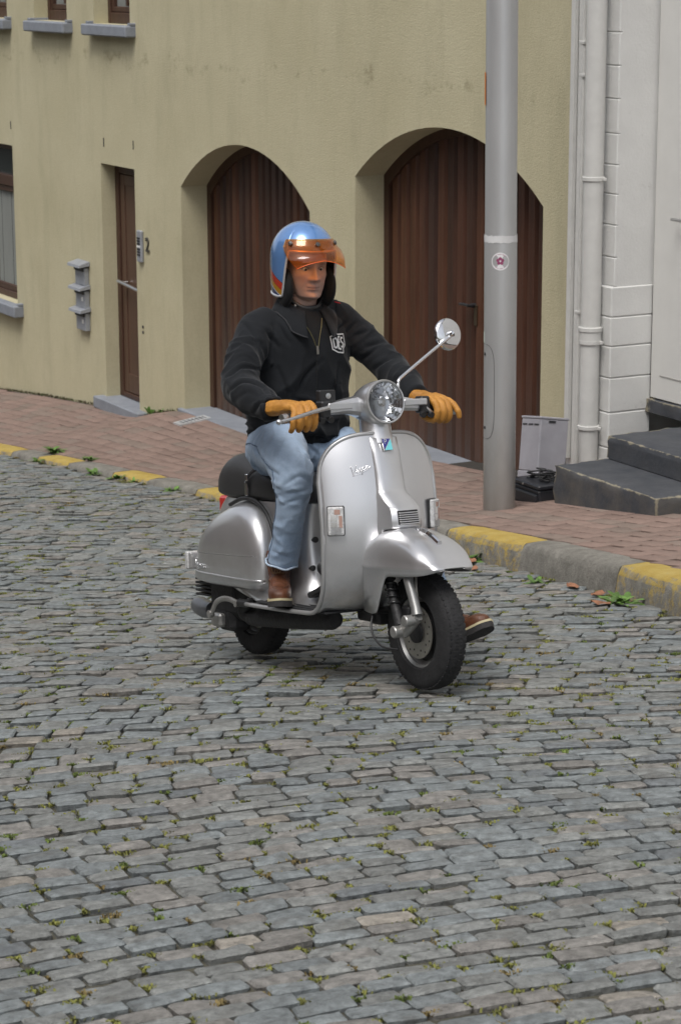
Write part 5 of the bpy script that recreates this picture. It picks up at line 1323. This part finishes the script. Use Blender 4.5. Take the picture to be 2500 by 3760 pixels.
# collar: stand and fall, open at the throat
mb = MB(); rows = []; nphi = 61
for j, (rr_, zz_, w_) in enumerate(((.066, 1.410, 0), (.068, 1.432, 0), (.073, 1.447, 0), (.082, 1.450, .1), (.095, 1.434, .35), (.110, 1.408, .7), (.124, 1.378, 1.0), (.1245, 1.373, 1.0), (.120, 1.378, 1.0))):
    for k in range(nphi):
        f = R(24)+(2*math.pi-2*R(24))*k/(nphi-1); front = max(0, math.cos(f)); side = abs(math.sin(f))
        r_ = rr_*(1+.06*front*(1-w_)); ex_ = w_*(.030*front**2); back = max(0, -math.cos(f))
        x = -.822+math.cos(f)*(r_*.98+ex_); y = math.sin(f)*(r_*1.02+w_*.012*front); z = zz_-.058*front-w_*(.038*front**1.5)+.020*back
        if w_ > .3:
            # lie on the shoulders
            h = jb.ray_cast(Vector((x, y, 1.7)), Vector((0, 0, -1)))
            if h[0] is not None: z = max(z, h[0].z+.004+.006*(1-w_))
            hx_ = jb.ray_cast(Vector((.2, y, z)), Vector((-1, 0, 0)))
            if hx_[0] is not None and front > .1: x = max(x, hx_[0].x+.005)
        rows.append((x, y, z))
mb.grid(rows, nphi, 9); P_S(mb, 'collar', m_jack, jacket, sharp=180, solid=.004)
mb = MB(); mb.tube([rows[6*nphi+k] for k in range(nphi)], .0032, 6); P_S(mb, 'collar_edge', M('collar_edge', (.020, .021, .024), .8), jacket, sharp=180)
# zip: two brass toothed edges that open towards the collar, puller, closed run below
m_brass = M('brass_teeth', (.13, .115, .055), .45, .6, .3, 300)
for pts in ([(-.004, 1.258), (-.020, 1.30), (-.038, 1.335), (-.058, 1.368)], [(.004, 1.258), (.016, 1.30), (.028, 1.335), (.038, 1.365)]):
    mb = MB(); mb.tube([on_jacket(y, z, .0015) for y, z in crom(pts, 8)], .0019, 6); P_S(mb, 'zip_edge', m_brass, jacket, sharp=180)
mb = MB(); mb.tube([on_jacket(0, 1.255-.33*k/24, .0008) for k in range(25)], .0013, 6); P_S(mb, 'zip_seam', m_rib, jacket, sharp=180)
c = on_jacket(0, 1.245, .004); mb = MB(); mb.box((c.x, 0, 1.252), (.003, .0048, .007), .0015); mb.box((c.x+.001, 0, 1.236), (.0022, .0050, .010), .002); P_S(mb, 'zip_puller', M('zip_metal', (.30, .28, .25), .35, .9), jacket)
# tee shirt between the zip edges
mb = MB(); rows = []
for j in range(9):
    z = 1.262+.128*j/8; wl, wr = -.056*(j/8)**.9, .036*(j/8)**.9
    for k in range(7): y = wl+(wr-wl)*k/6; q = on_jacket(y, z, .0010); rows.append(q)
mb.grid(rows, 7, 9); P_S(mb, 'tee_shirt', m_rib, None, sharp=180)
# chest emblem
m_white_print = M('white_print', (.60, .60, .60), .7)
EC = (.102, 1.268); EW = .080
def em(u, v, off=.0022): return on_jacket(EC[0]+u*EW, EC[1]+v*EW, off)
def stroke(pts, w, name, parent, closed=False):
    """flat print of width w along a polyline of emblem coordinates, laid on the cloth"""
    mb = MB(); P2 = [np.array(p, float) for p in pts]; n = len(P2); rows = []
    if closed: P2 = P2+[P2[0]]; n += 1
    fine = []
    for a, b_ in zip(P2[:-1], P2[1:]):
        for k in range(5): fine.append(a+(b_-a)*k/5)
    fine.append(P2[-1])
    for i in range(len(fine)):
        a = fine[i-1] if i > 0 else (fine[-2] if closed else fine[0]); b_ = fine[i+1] if i < len(fine)-1 else (fine[1] if closed else fine[-1])
        d = b_-a; d = d/(np.linalg.norm(d)+1e-9); nn = np.array((-d[1], d[0]))
        rows += [em(*(fine[i]+nn*w/2)), em(*(fine[i]-nn*w/2))]
    mb.grid(rows, 2, len(fine)); return mb
emblem = bpy.data.objects.new('chest_emblem', None); link(emblem, jacket); WM[emblem.name] = SM
HEX = [(-.50, .30), (-.05, .47), (-.02, .40), (.44, .42), (.52, -.12), (.34, -.30), (.32, -.50), (-.05, -.46), (-.40, -.30)]
o = P_S(stroke(HEX, .062, 'border', emblem, True), 'border', m_white_print, emblem, sharp=180)
for nm, strokes in (('letter', [[(-.33, .19), (-.27, -.22)], [(-.33, .19), (-.17, .23), (-.10, .15), (-.07, -.10), (-.13, -.23), (-.27, -.22)]]),
                    ('letter', [[(.01, .30), (-.01, -.27), (.16, -.32)], [(.01, .28), (.14, .30)], [(.0, .03), (.11, .03)]]),
                    ('letter', [[(.36, .22), (.24, .25), (.19, .15), (.24, .04), (.34, -.02), (.36, -.14), (.28, -.22), (.17, -.18)]]),
                    ('full_stop', [[(.42, -.05), (.425, -.11)]])):
    mb = MB()
    for s in strokes:
        m_ = stroke(s, .085 if nm == 'letter' else .06, nm, emblem); mb.add(m_.v, m_.f)
    P_S(mb, nm, m_white_print, emblem, sharp=180, fix=False)
mb = MB(); q = [Vector((x, y, z)) for x, y, z in ((-.768, .082, 1.452), (-.764, .098, 1.449))]
mb = MB(); mb.tube([Vector((-.752, .105, 1.428)), Vector((-.748, .118, 1.424)), Vector((-.748, .130, 1.421))], .002, 6); P_S(mb, 'red_stitch', M('red_thread', (.40, .01, .02), .7), jacket, sharp=180)

# ------------------------------------------------ jeans
LR = [(-.945, -.085, .862, .112, .115), (-.86, -.115, .868, .108, .112), (-.72, -.170, .858, .096, .100), (-.61, -.208, .822, .084, .088), (-.560, -.218, .770, .078, .080), (-.580, -.212, .69, .063, .065), (-.628, -.203, .59, .057, .060), (-.680, -.194, .50, .056, .058), (-.718, -.188, .436, .057, .058)]
LL = [(-.945, .085, .862, .112, .115), (-.86, .12, .855, .108, .110), (-.74, .185, .785, .096, .098), (-.625, .245, .685, .082, .084), (-.572, .272, .615, .076, .078), (-.56, .300, .52, .068, .070), (-.535, .335, .40, .064, .066), (-.508, .362, .29, .066, .066)]
mb = MB()
mb.loft([[Vector((s[0]+s[2]*math.cos(q), s[3]*math.sin(q), s[1])) for q in [2*math.pi*k/36 for k in range(36)]] for s in crom([(-.93, .758, .10, .13), (-.935, .785, .128, .165), (-.93, .85, .14, .175), (-.915, .92, .138, .170)], 5)])
limb(mb, LR, (1, 0, 0)); limb(mb, LL, (1, 0, 0))
V, F, Nn = remesh(mb, .0058, 8, .5)
crease = make_creases(V, F, [[(-.878, -.22, .839), (-.808, -.22, .757), (-.673, -.22, .721)], [(-.834, -.22, .866), (-.73, -.22, .786)], [(-.622, -.22, .735), (-.503, -.22, .773), (-.433, -.22, .752)], [(-.607, -.22, .702), (-.474, -.22, .721)], [(-.661, -.22, .655), (-.509, -.22, .687)], [(-.742, -.22, .477), (-.608, -.22, .458)], [(-.704, -.08, .891), (-.591, -.08, .84)], [(-.74, -.08, .861), (-.636, -.08, .809)], [(-.682, -.22, .595), (-.547, -.22, .619)], [(-.744, -.22, .676), (-.641, -.22, .697)], [(-.77, -.22, .801), (-.669, -.22, .771)], [(-.728, -.22, .525), (-.635, -.22, .544)]], lambda j: (.9, .9, .9, .8, .45, .35, .9, .9, .15, .35, .8, .15)[j], .0085, .0068, .0050)
c1 = [np.array(a[:3]) for a in LR]; c2 = [np.array(a[:3]) for a in LL]; tone = np.ones((len(V), 4))
for i in range(len(V)):
    p = V[i]; dR, sR = near_chain(p, c1); dL, sL = near_chain(p, c2); s, k = (sR, 1) if dR < dL else (sL, 2)
    w = .35+1.0*math.exp(-((s-.50)/.08)**2)+.9*math.exp(-((s-.12)/.10)**2)+.5*math.exp(-((s-.84)/.06)**2)
    n1 = nz_(s*13+k*9+nz_(*(p*6))*1.1, p[1]*5, (p[0]+p[2])*3); r1 = ridge(n1); n2 = nz_(p[0]*9+p[2]*7, p[1]*12, p[2]*7-p[0]*5)
    d = .0055*w*(r1-.35)+.005*(ridge(n2)-.3)+.004*nz_(*(p*6))
    V[i] = p+Nn[i]*(d+crease(p))
    fade = .5+.5*math.exp(-((s-.42)/.22)**2)+.22*nz_(*(p*7)) + .30*(r1-.4)*min(w, 1)
    fade = min(max(fade, 0), 1.15); tone[i, :3] = np.array((.165, .245, .370))*(1-fade)+np.array((.325, .415, .535))*fade
jeans = mesh_obj('jeans', V, F, m_denim, person, False, 180, True, None, tone)
jn = BVHTree.FromPolygons([Vector(v) for v in V], F)
# outer side seam, cuff band
pts = []
for i, (x, y, z, a, b_) in enumerate(crom(LR, 6)):
    h = jn.ray_cast(Vector((x-.012, -.6, z+(.02 if i < 12 else 0))), Vector((0, 1, 0)))
    if h[0] is not None and (not pts or (h[0]-pts[-1]).length < .08): pts.append(h[0]+h[1]*.0005)
mb = MB(); mb.tube(pts, .0024, 6); P_S(mb, 'side_seam', m_seam, jeans, sharp=180)
mb = MB(); P3 = []
for k in range(9):
    q = on = None
for (zo, rr_, mt, nm) in ((.406, .0655, m_seaml, 'cuff_hem'),):
    ring = [Vector((-.722+.0600*math.cos(2*math.pi*k/40)*1.0+.012*0, -.188+.0610*math.sin(2*math.pi*k/40), .429-.020*math.cos(2*math.pi*k/40)+.003*math.sin(5*2*math.pi*k/40))) for k in range(40)]
    mb = MB(); mb.tube(ring, .0042, 8, closed=True); P_S(mb, nm, mt, jeans, sharp=180)
mb = MB(); mb.tube([on for on in (jn.ray_cast(Vector((.2, y, z)), Vector((-1, 0, 0)))[0] for y, z in ((-.085, .905), (-.105, .885), (-.125, .872))) if on is not None], .002, 6) if False else None

# ------------------------------------------------ boots
def boot(parent, Mx, side):
    """boot in its own frame: x toe, y inside/outside, z up, origin under the ankle"""
    root = bpy.data.objects.new('boot', None); link(root, person); WM[root.name] = SM
    tf = lambda v: Mx @ Vector(v)
    def outline(t):   # half widths along the foot
        return float(np.interp(t, [-.085, -.075, -.05, 0, .06, .12, .165, .190, .203], [.004, .024, .032, .032, .036, .045, .041, .027, .004]))
    xs = [-.085, -.082, -.075, -.06, -.04, 0, .04, .08, .12, .15, .17, .185, .196, .203]
    spring = lambda x: .012*max(0, (x-.10)/.10)**2
    for nm, z0, z1, gr, mt in (('sole', 0, .022, 1.06, m_sole), ('welt', .0222, .031, 1.08, m_welt)):
        mb = MB(); rings = []
        for x in xs:
            w = outline(x)*gr; zz = spring(x)
            rings.append([tf((x*1.03, -w, z0+zz)), tf((x*1.03, w, z0+zz)), tf((x*1.03, w, z1+zz)), tf((x*1.03, -w, z1+zz))])
        mb.loft(rings); P_S(mb, nm, mt, root, sharp=40)
    mb = MB()
    S = crom([(-.078, .060, .016, .038), (-.062, .066, .030, .046), (-.03, .075, .035, .052), (.02, .082, .037, .056), (.065, .066, .040, .044), (.11, .052, .045, .030), (.15, .049, .042, .027), (.178, .044, .030, .020), (.194, .038, .012, .010)], 4)
    rings = []
    for x, zc, w, h in S:
        rings.append([tf((x, w*math.copysign(abs(math.cos(q))**.85, math.cos(q)), zc+spring(x)+h*math.copysign(abs(math.sin(q))**.85, math.sin(q))+(-.012 if math.sin(q) < 0 else 0))) for q in [2*math.pi*k/24 for k in range(24)]])
    mb.loft(rings)
    S = crom([(.005, 0, .05, .052, .036), (-.002, 0, .10, .052, .040), (-.012, 0, .14, .050, .043), (-.018, 0, .20, .052, .046)], 4)
    mb.loft([[tf((x+a*math.cos(q), b_*math.sin(q), z)) for q in [2*math.pi*k/24 for k in range(24)]] for x, y, z, a, b_ in S])
    V, F, Nn = remesh(mb, .0045, 5, .5); inv = Mx.inverted()
    for i in range(len(V)):
        p = inv @ Vector(V[i]); w = math.exp(-((p.x-.055)/.05)**2)*(p.z > .04)+.8*(p.z > .09)
        V[i] += Nn[i]*(.0070*w*(ridge(nz_(p.x*26+p.z*22, p.y*6, p.z*14))-.35)+.002*nz_(p.x*12, p.y*12, p.z*12))
    up = mesh_obj('upper', V, F, m_boot, root, False, 180); bv = BVHTree.FromPolygons([Vector(v) for v in V], F)
    mb = MB(); rows = []
    fx = (Mx.to_3x3() @ Vector((-1, 0, -.55))).normalized()
    for k in range(6):
        z = .075+k*.017; a = []
        for y in (-.018, -.006, .006, .018):
            h = bv.ray_cast(tf((.25, y, z+.16)), fx)
            if h[0] is not None: a.append(h[0]+h[1]*.0015)
        if len(a) > 2: mb.tube(a, .0022, 5)
    h = bv.ray_cast(tf((.25, -.012, .30)), fx)
    if h[0] is not None:
        b0 = h[0]+h[1]*.003; dn = Mx.to_3x3() @ Vector((.010, 0, -.06)); sd = Mx.to_3x3() @ Vector((0, .014, 0))
        for sg in (-1, 1): mb.tube(crom([b0, b0+dn*.5+sd*sg*1.4, b0+dn*1.05+sd*sg*.7, b0+dn*.55+sd*sg*.1, b0], 6), .0020, 5)
    if mb.v: o = P_S(mb, 'laces', m_lace, root, sharp=180)
    # moc seam
    mb = MB(); pts = []
    for k in range(21):
        q = -1.9+3.8*k/20; x, y = .085+.075*math.cos(q), .030*math.sin(q); h = bv.ray_cast(tf((x, y, .3)), Mx.to_3x3() @ Vector((0, 0, -1)))
        if h[0] is not None: pts.append(h[0]+h[1]*.0005)
    mb.tube(pts, .0016, 5); P_S(mb, 'stitched_seam', m_boot, root, sharp=180); return root
def frame(o, x, up):
    x = Vector(x).normalized(); z = Vector(up); z = (z-x*z.dot(x)).normalized(); y = z.cross(x); m = Matrix((x, y, z)).transposed().to_4x4(); m.translation = o; return m
boot(person, frame((-.760, -.178, .268), (.86, -.50, .0), (0, 0, 1)), -1)
boot(person, frame((-.420, .405, .082), (.93, .22, .36), (-.36, .05, .93)), 1)

# ------------------------------------------------ gloves
def glove(sg):
    g = bpy.data.objects.new('glove', None); link(g, person); WM[g.name] = SM
    mb = MB(); s = sg
    wr = (-.440, .366, 1.038) if sg < 0 else (-.450, .274, 1.052); y_in = .270 if sg < 0 else .226
    # wrist to knuckles: x, y, z, half height, half width
    Yc = .336 if sg < 0 else .284
    limb(mb, [(wr[0]-.02, s*wr[1], wr[2]+.003, .031, .036), (wr[0]+.015, s*wr[1], wr[2], .030, .038), (-.395, s*(Yc+.016), 1.040, .028, .044), (-.355, s*(Yc+.004), 1.044, .025, .050), (-.318, s*(Yc-.004), 1.042, .020, .047), (-.300, s*(Yc-.006), 1.036, .014, .042)], (0, 0, 1), 24, 5, 2.4)
    fing = [(y_in+.014, .0138, 0, .0), (y_in+.040, .0142, .004, .004), (y_in+.066, .0140, .002, .006), (y_in+.090, .0125, -.005, .012)]
    for j, (y, r_, lx, dz) in enumerate(fing):
        sp = .004*j
        if sg < 0:
            ch = [(-.352, y+.004, 1.040-dz*.4, r_), (-.308, y, 1.052-dz*.5, r_*1.06), (-.272+lx, y+.002, 1.040-dz, r_*1.02), (-.258+lx, y+.004+sp, 1.010-dz, r_), (-.263+lx, y+.003+sp*1.2, .980-dz*.8, r_*.95), (-.282+lx, y+.002+sp, .962-dz*.3, r_*.82)]
        else:
            ch = [(-.352, y+.004, 1.044, r_), (-.310, y, 1.050-dz*.3, r_*1.06), (-.274+lx, y+.003, 1.036-dz*.6, r_*1.02), (-.258+lx, y+.006, 1.006-dz, r_), (-.266+lx, y+.006, .978-dz, r_*.95), (-.288+lx, y+.004, .965-dz*.5, r_*.82)]
            if j == 3: ch = [(-.350, y+.004, 1.036, r_), (-.308, y+.006, 1.040, r_), (-.276, y+.012, 1.026, r_), (-.256, y+.020, 1.000, r_*.95), (-.256, y+.026, .978, r_*.85)]
        limb(mb, [(x, s*yy, z, q, q) for x, yy, z, q in ch], (0, 1, 0), 14, 4)
        ellipsoid(mb, (ch[-1][0], s*ch[-1][1], ch[-1][2]), (ch[-1][3]*1.02,)*3, 12)
    # thumb leaves the inner side of the palm near the wrist and closes under the bar
    th = [(-.400, wr[1]-.022, 1.022, .019), (-.365, y_in+.022, 1.004, .017), (-.330, y_in+.004, .985, .0155), (-.298, y_in+.006, .972, .014), (-.275, y_in+.014, .970, .0115)]
    limb(mb, [(x, s*yy, z, q, q) for x, yy, z, q in th], (0, 1, 0), 14, 4); ellipsoid(mb, (th[-1][0], s*th[-1][1], th[-1][2]), (.012,)*3, 12)
    V, F, Nn = remesh(mb, .0032, 3, .5)
    for i in range(len(V)):
        p = V[i]; w = 1 if p[0] < -.33 else .45
        V[i] += Nn[i]*(.0030*w*(ridge(nz_(p[0]*24+3*s, p[1]*24, p[2]*20))-.35))
    o = mesh_obj('hand_leather', V, F, m_glove, g, False, 180)
    mb = MB(); ring = []
    mb.tube([(x, s*y, z) for x, y, z in [(wr[0]-.016+.0*k, wr[1]+.039*math.cos(2*math.pi*k/24), wr[2]+.003+.033*math.sin(2*math.pi*k/24)) for k in range(24)]], .0035, 6, closed=True); P_S(mb, 'cuff_binding', m_glove, g, sharp=180)
    if sg < 0:
        mb = MB(); ellipsoid(mb, (-.262, s*(y_in+.062), 1.006), (.008, .006, .008), 10); P_S(mb, 'leather_knot', m_glove, g, sharp=180)
    return g
glove(-1); glove(1)

# ------------------------------------------------ head, face and the covered body: one continuous mesh
HC_ = Vector((-.785, .000, 1.570)); Rh = Matrix.Rotation(R(-6), 3, 'Z') @ Matrix.Rotation(R(9), 3, 'Y')
def hd(x, y, z): return HC_ + Rh @ Vector((x, y, z))
g2 = lambda v, m, s: math.exp(-((v-m)/s)**2)
def face_pt(f, z):
    """head surface at azimuth f (0 forward) and height z (0 = eyes)"""
    w = float(np.interp(z, [-.131, -.124, -.110, -.085, -.06, -.03, 0, .03, .07, .10, .118], [.020, .038, .052, .063, .069, .072, .074, .075, .068, .050, .010]))
    fr = float(np.interp(z, [-.128, -.121, -.111, -.09, -.075, -.05, -.02, 0, .02, .05, .09, .118], [.050, .078, .090, .086, .088, .088, .086, .086, .092, .092, .066, .012]))
    bk = float(np.interp(z, [-.131, -.09, -.06, -.02, .03, .07, .10, .118], [-.030, .012, .050, .080, .094, .088, .064, .012]))
    c, s = math.cos(f), math.sin(f); e = 1.0 if c < 0 else .80
    x = (fr if c > 0 else bk)*math.copysign(abs(c)**e, c); y = w*math.copysign(abs(s)**(.92), s)
    if c > 0:
        a = abs(y); x0 = x
        nose = g2(y, 0, .0105+.006*g2(z, -.042, .012))*(.004+.027*float(np.interp(z, [-.056, -.048, -.040, -.015, .008, .02], [0, .72, 1, .55, .14, 0])))
        x += nose + .007*g2(a, .0165, .008)*g2(z, -.043, .009)
        x -= .0065*g2(a, .0085, .005)*g2(z, -.053, .005)
        x += .0065*g2(z, .020, .010)*g2(a, .030, .024) - .0135*g2(a, .032, .017)*g2(z, -.001, .012) + .004*g2(a, .032, .010)*g2(z, -.003, .007)
        x += .0050*g2(a, .045, .018)*g2(z, -.030, .016) - .0030*g2(a-.55*(-.045-z), .021, .0055)*g2(z, -.062, .016)
        x += .0062*g2(z, -.0685, .0050)*g2(y, 0, .020)+.0066*g2(z, -.0800, .0055)*g2(y, 0, .018) - .0050*g2(z, -.0742, .0026)*g2(y, 0, .024)
        x -= .0050*g2(z, -.0915, .006)*g2(y, 0, .022); x += .0068*g2(z, -.108, .010)*g2(y, 0, .020) - .0016*g2(y, 0, .0035)*g2(z, -.060, .006)
        x -= .003*g2(a, .030, .006)*g2(z, -.077, .010)
        y += math.copysign(.0030*g2(z, -.028, .016)*g2(a, .060, .014), y)
    return x, y, z
mb = MB(); nf, nz2 = 150, 110; pts = []
for j in range(nz2):
    z = -.131+.249*j/(nz2-1)
    for k in range(nf):
        f = 2*math.pi*k/nf; f = f-.38*math.sin(f)   # more columns on the face
        pts.append(hd(*face_pt(f, z)))
mb.grid(pts, nf, nz2, closeu=True); mb.add(pts[:nf], [tuple(range(nf))]); mb.add(pts[-nf:], [tuple(range(nf))])
for sg in (-1, 1): ellipsoid(mb, hd(-.005, sg*.074, -.018), (.016, .006, .030), 16)
neck = MB(); limb(neck, [(-.85, 0, 1.34, .055, .10), (-.828, 0, 1.40, .056, .060), (-.812, -.002, 1.45, .056, .057), (-.800, -.001, 1.50, .058, .058), (-.796, .0, 1.54, .058, .058)], (1, 0, 0), 28, 5)
limb(neck, [(-.93, 0, .86, .085, .12), (-.90, 0, 1.05, .09, .13), (-.87, 0, 1.25, .09, .15), (-.85, 0, 1.36, .06, .12)], (1, 0, 0), 24, 4)
for ch in (AR, ALF, LR, LL): limb(neck, [(a[0], a[1], a[2], a[3]*.55, a[4]*.55) for a in ch], (1, 0, .2), 14, 3)
for v, f, s in ((mb.v, mb.f, 0),): neck.add(v, f)
V, F, Nn = remesh(neck, .0036, 1, .3)
inv = Rh.inverted(); tone = np.zeros((len(V), 4)); tone[:, 3] = 1
for i in range(len(V)):
    p = inv @ (Vector(V[i])-HC_); c = np.array((.42, .268, .215)); n = nz_(p.x*30, p.y*30, p.z*30)
    c = c*(1+.10*n); a = abs(p.y)
    if p.x > .02:
        red = .55*g2(a, .040, .020)*g2(p.z, -.040, .020)+.6*g2(p.y, 0, .016)*g2(p.z, -.042, .014); c = c*(1-red*.5)+np.array((.46, .19, .135))*red*.5
        lip = min(1, 1.1*g2(p.z, -.0742, .0085)*g2(p.y, 0, .021)); c = c*(1-lip*.55)+np.array((.34, .13, .115))*lip*.55
        line = g2(p.z, -.0742, .0018)*(a < .025); c = c*(1-line*.6)
        st = min(1, max(0, (-.052-p.z)/.02))*(.5+.3*nz_(p.x*160, p.y*160, p.z*160)); c = c*(1-.48*st)+np.array((.20, .160, .145))*.48*st
        eye = g2(a, .032, .016)*g2(p.z, -.001, .0065); c = c*(1-.8*eye); brow = g2(a, .034, .020)*g2(p.z-.1*(.03-a), .019, .0048); c = c*(1-.75*brow)+np.array((.05, .032, .022))*.75*brow
    tone[i, :3] = np.clip(c, 0, 1)
m_skin, nt, b = newmat('skin'); at = node(nt, 'ShaderNodeVertexColor', layer_name='tone'); tcn = node(nt, 'ShaderNodeTexCoord')
nt.links.new(at.outputs['Color'], b.inputs['Base Color']); b.inputs['Roughness'].default_value = .50; b.inputs['Subsurface Weight'].default_value = .10; b.inputs['Subsurface Radius'].default_value = (.012, .005, .003); b.inputs['Specular IOR Level'].default_value = .35
bump_of(nt, b, noise_of(nt, tcn.outputs['Object'], 240, 4, .6), .22, .003)
bodyo = mesh_obj('body', V, F, m_skin, person, False, 180, True, None, tone)
for sg in (-1, 1):
    mb = MB(); ellipsoid(mb, hd(.0640, sg*.032, -.0040), (.0118,)*3, 16); e = P_S(mb, 'eye', M('eye_white', (.45, .42, .39), .2), bodyo, sharp=180)
    mb = MB(); mb.lathe([(0, .0122), (.0035, .0118), (.0055, .0105)], hd(.0640, sg*.032, -.0040), Rh @ Vector((1, 0, -.12)), 14); P_S(mb, 'iris', M('iris', (.03, .02, .015), .15), e, sharp=180)

# ------------------------------------------------ helmet
helm = bpy.data.objects.new('helmet', None); link(helm, person); WM[helm.name] = SM
HO = Vector((-.014, -.006, .038))
def hel(f, z, k=1.0):
    """helmet surface: azimuth f, height z above the helmet's middle"""
    rz = .135; c, s = math.cos(f), math.sin(f)
    if z >= 0: r_ = math.sqrt(max(1-(z/rz)**2, 0))
    else: r_ = 1-.10*(z/-.17)**2-.03*max(0, (-z-.12)/.05)**2
    fx_, bx_ = .138, .142
    return hd(*(HO+Vector(((fx_ if c > 0 else bx_)*c*r_*k, .1245*s*r_*k, z*k))))
def zb(f):
    a = abs(math.degrees(math.atan2(math.sin(f), math.cos(f)))); t = min(max((a-51)/17, 0), 1); t = t*t*(3-2*t)
    low = float(np.interp(a, [60, 80, 110, 180], [-.148, -.152, -.148, -.130])); return .030*(1-t)+low*t
def shell(k, ex=0., nm='shell', n=180, m=34):
    P_, fr_ = [], []
    for j in range(m+1):
        u = j/m
        for i in range(n):
            f = 2*math.pi*i/n; z1 = zb(f)+ex; q = math.pi/2*(1-min(u/.5, 1)); zt = .135*math.sin(q) if u < .5 else 0
            if z1 > 0:
                q1 = math.asin(z1/.135); z = .135*math.sin(math.pi/2+(q1-math.pi/2)*u)
            else: z = .135*math.sin(math.pi/2*(1-u/.5)) if u < .5 else z1*(u-.5)/.5
            P_.append(hel(f, z, k))
    mb = MB(); mb.grid(P_, n, m+1, closeu=True); return mb, P_
def helmet_mat():
    m, nt, b = newmat('helmet_paint'); at = node(nt, 'ShaderNodeAttribute', attribute_name='band'); v = at.outputs['Fac']
    tcn = node(nt, 'ShaderNodeTexCoord'); fl = noise_of(nt, tcn.outputs['Object'], 700, 2, .5)
    c = mixcol(nt, ramp(nt, fl, .35, .7), (.095, .225, .50), (.15, .31, .62))
    def step(a, col, c):
        s = node(nt, 'ShaderNodeMath', operation='LESS_THAN'); nt.links.new(v, s.inputs[0]); s.inputs[1].default_value = a; return mixcol(nt, s.outputs[0], c, col)
    for a, col in ((-.0700, (.03, .03, .05)), (-.0720, (.62, .060, .030)), (-.1020, (.04, .03, .02)), (-.1035, (.60, .30, .022)), (-.1270, (.70, .70, .70)), (-.1325, (.025, .05, .20))): c = step(a, col, c)
    nt.links.new(c, b.inputs['Base Color']); b.inputs['Metallic'].default_value = .4; b.inputs['Roughness'].default_value = .25; b.inputs['Coat Weight'].default_value = 1; b.inputs['Coat Roughness'].default_value = .02; b.inputs['Coat IOR'].default_value = 1.7; return m
mb, P_ = shell(1.0); sh = P_S(mb, 'shell', helmet_mat(), helm, sharp=180)
at_ = sh.data.attributes.new('band', 'FLOAT', 'POINT'); bands = []
for v in sh.data.vertices:
    q = inv @ (v.co-HC_); bands.append(q.z-HO.z+.52*q.x+.004)
at_.data.foreach_set('value', bands)
mb, _ = shell(.955, .006); P_S(mb, 'lining', m_rib, helm, sharp=180)
mb = MB(); mb.tube([hel(2*math.pi*i/240, zb(2*math.pi*i/240), 1.003) for i in range(240)], .0048, 8, closed=True); P_S(mb, 'edge_trim', M('helmet_trim', (.56, .56, .57), .25, .5), helm, sharp=180)
for sg in (-1, 1):
    mb = MB(); ellipsoid(mb, hd(.012, sg*.090, -.080), (.062, .026, .078), 24, Rh); P_S(mb, 'cheek_pad', m_rib, helm, sharp=180)
mb = MB(); mb.tube([hd(*p) for p in crom([(.005, -.086, -.10), (.020, -.068, -.128), (.050, -.035, -.152), (.058, 0, -.157), (.050, .035, -.152), (.020, .068, -.128), (.005, .086, -.10)], 6)], .0085, 8, flat=.35); P_S(mb, 'chin_strap', m_blkp, helm, sharp=180)
mb = MB(); ellipsoid(mb, hd(.034, -.055, -.150), (.008, .006, .008), 10); P_S(mb, 'strap_stud', m_cast, helm)
# short orange peak visor on three snaps
m_vis = clear_glass('orange_visor', (1.0, .66, .30), .03, .05, (.95, .26, .04))
rows = []; nph = 49
for j, (u, z, off) in enumerate(((0, .072, .006), (.10, .066, .0065), (.3, .052, .008), (.42, .044, .010), (.55, .034, .024), (.75, .012, .046), (1, -.014, .070))):
    for k in range(nph):
        e = max(0, u-.42)/.58; fm = 64-29*e; f = R(-fm)+R(2*fm)*k/(nph-1); a = abs(f)/R(fm)
        zz = z-.016*e*a**2.2+.012*e*(1-a)+.006*(1-a*a); base = inv @ (hel(f, min(max(zz, .03), .085))-HC_)
        d = Vector((math.cos(f*.82), math.sin(f*.82), 0)); q = base+d*off; rows.append(hd(q.x, q.y, zz+HO.z))
mb = MB(); mb.grid(rows, nph, 7); P_S(mb, 'visor', m_vis, helm, sharp=180, solid=.0022)
mb = MB(); mb.tube([Vector(rows[6*nph+k]) for k in range(nph)], .0016, 6); P_S(mb, 'visor_rim', M('visor_rim', (.80, .13, .02), .3), helm, sharp=180)
for f in (-50, 0, 50):
    q = hel(R(f), .056, 1.0); d = Rh @ Vector((math.cos(R(f)), math.sin(R(f)), .35)); mb = MB(); mb.lathe([(.0085, .006), (.0095, .012), (.008, .015), (0, .0165)], q, d, 16); P_S(mb, 'snap', M('snap_metal', (.10, .095, .09), .35, .6), helm)
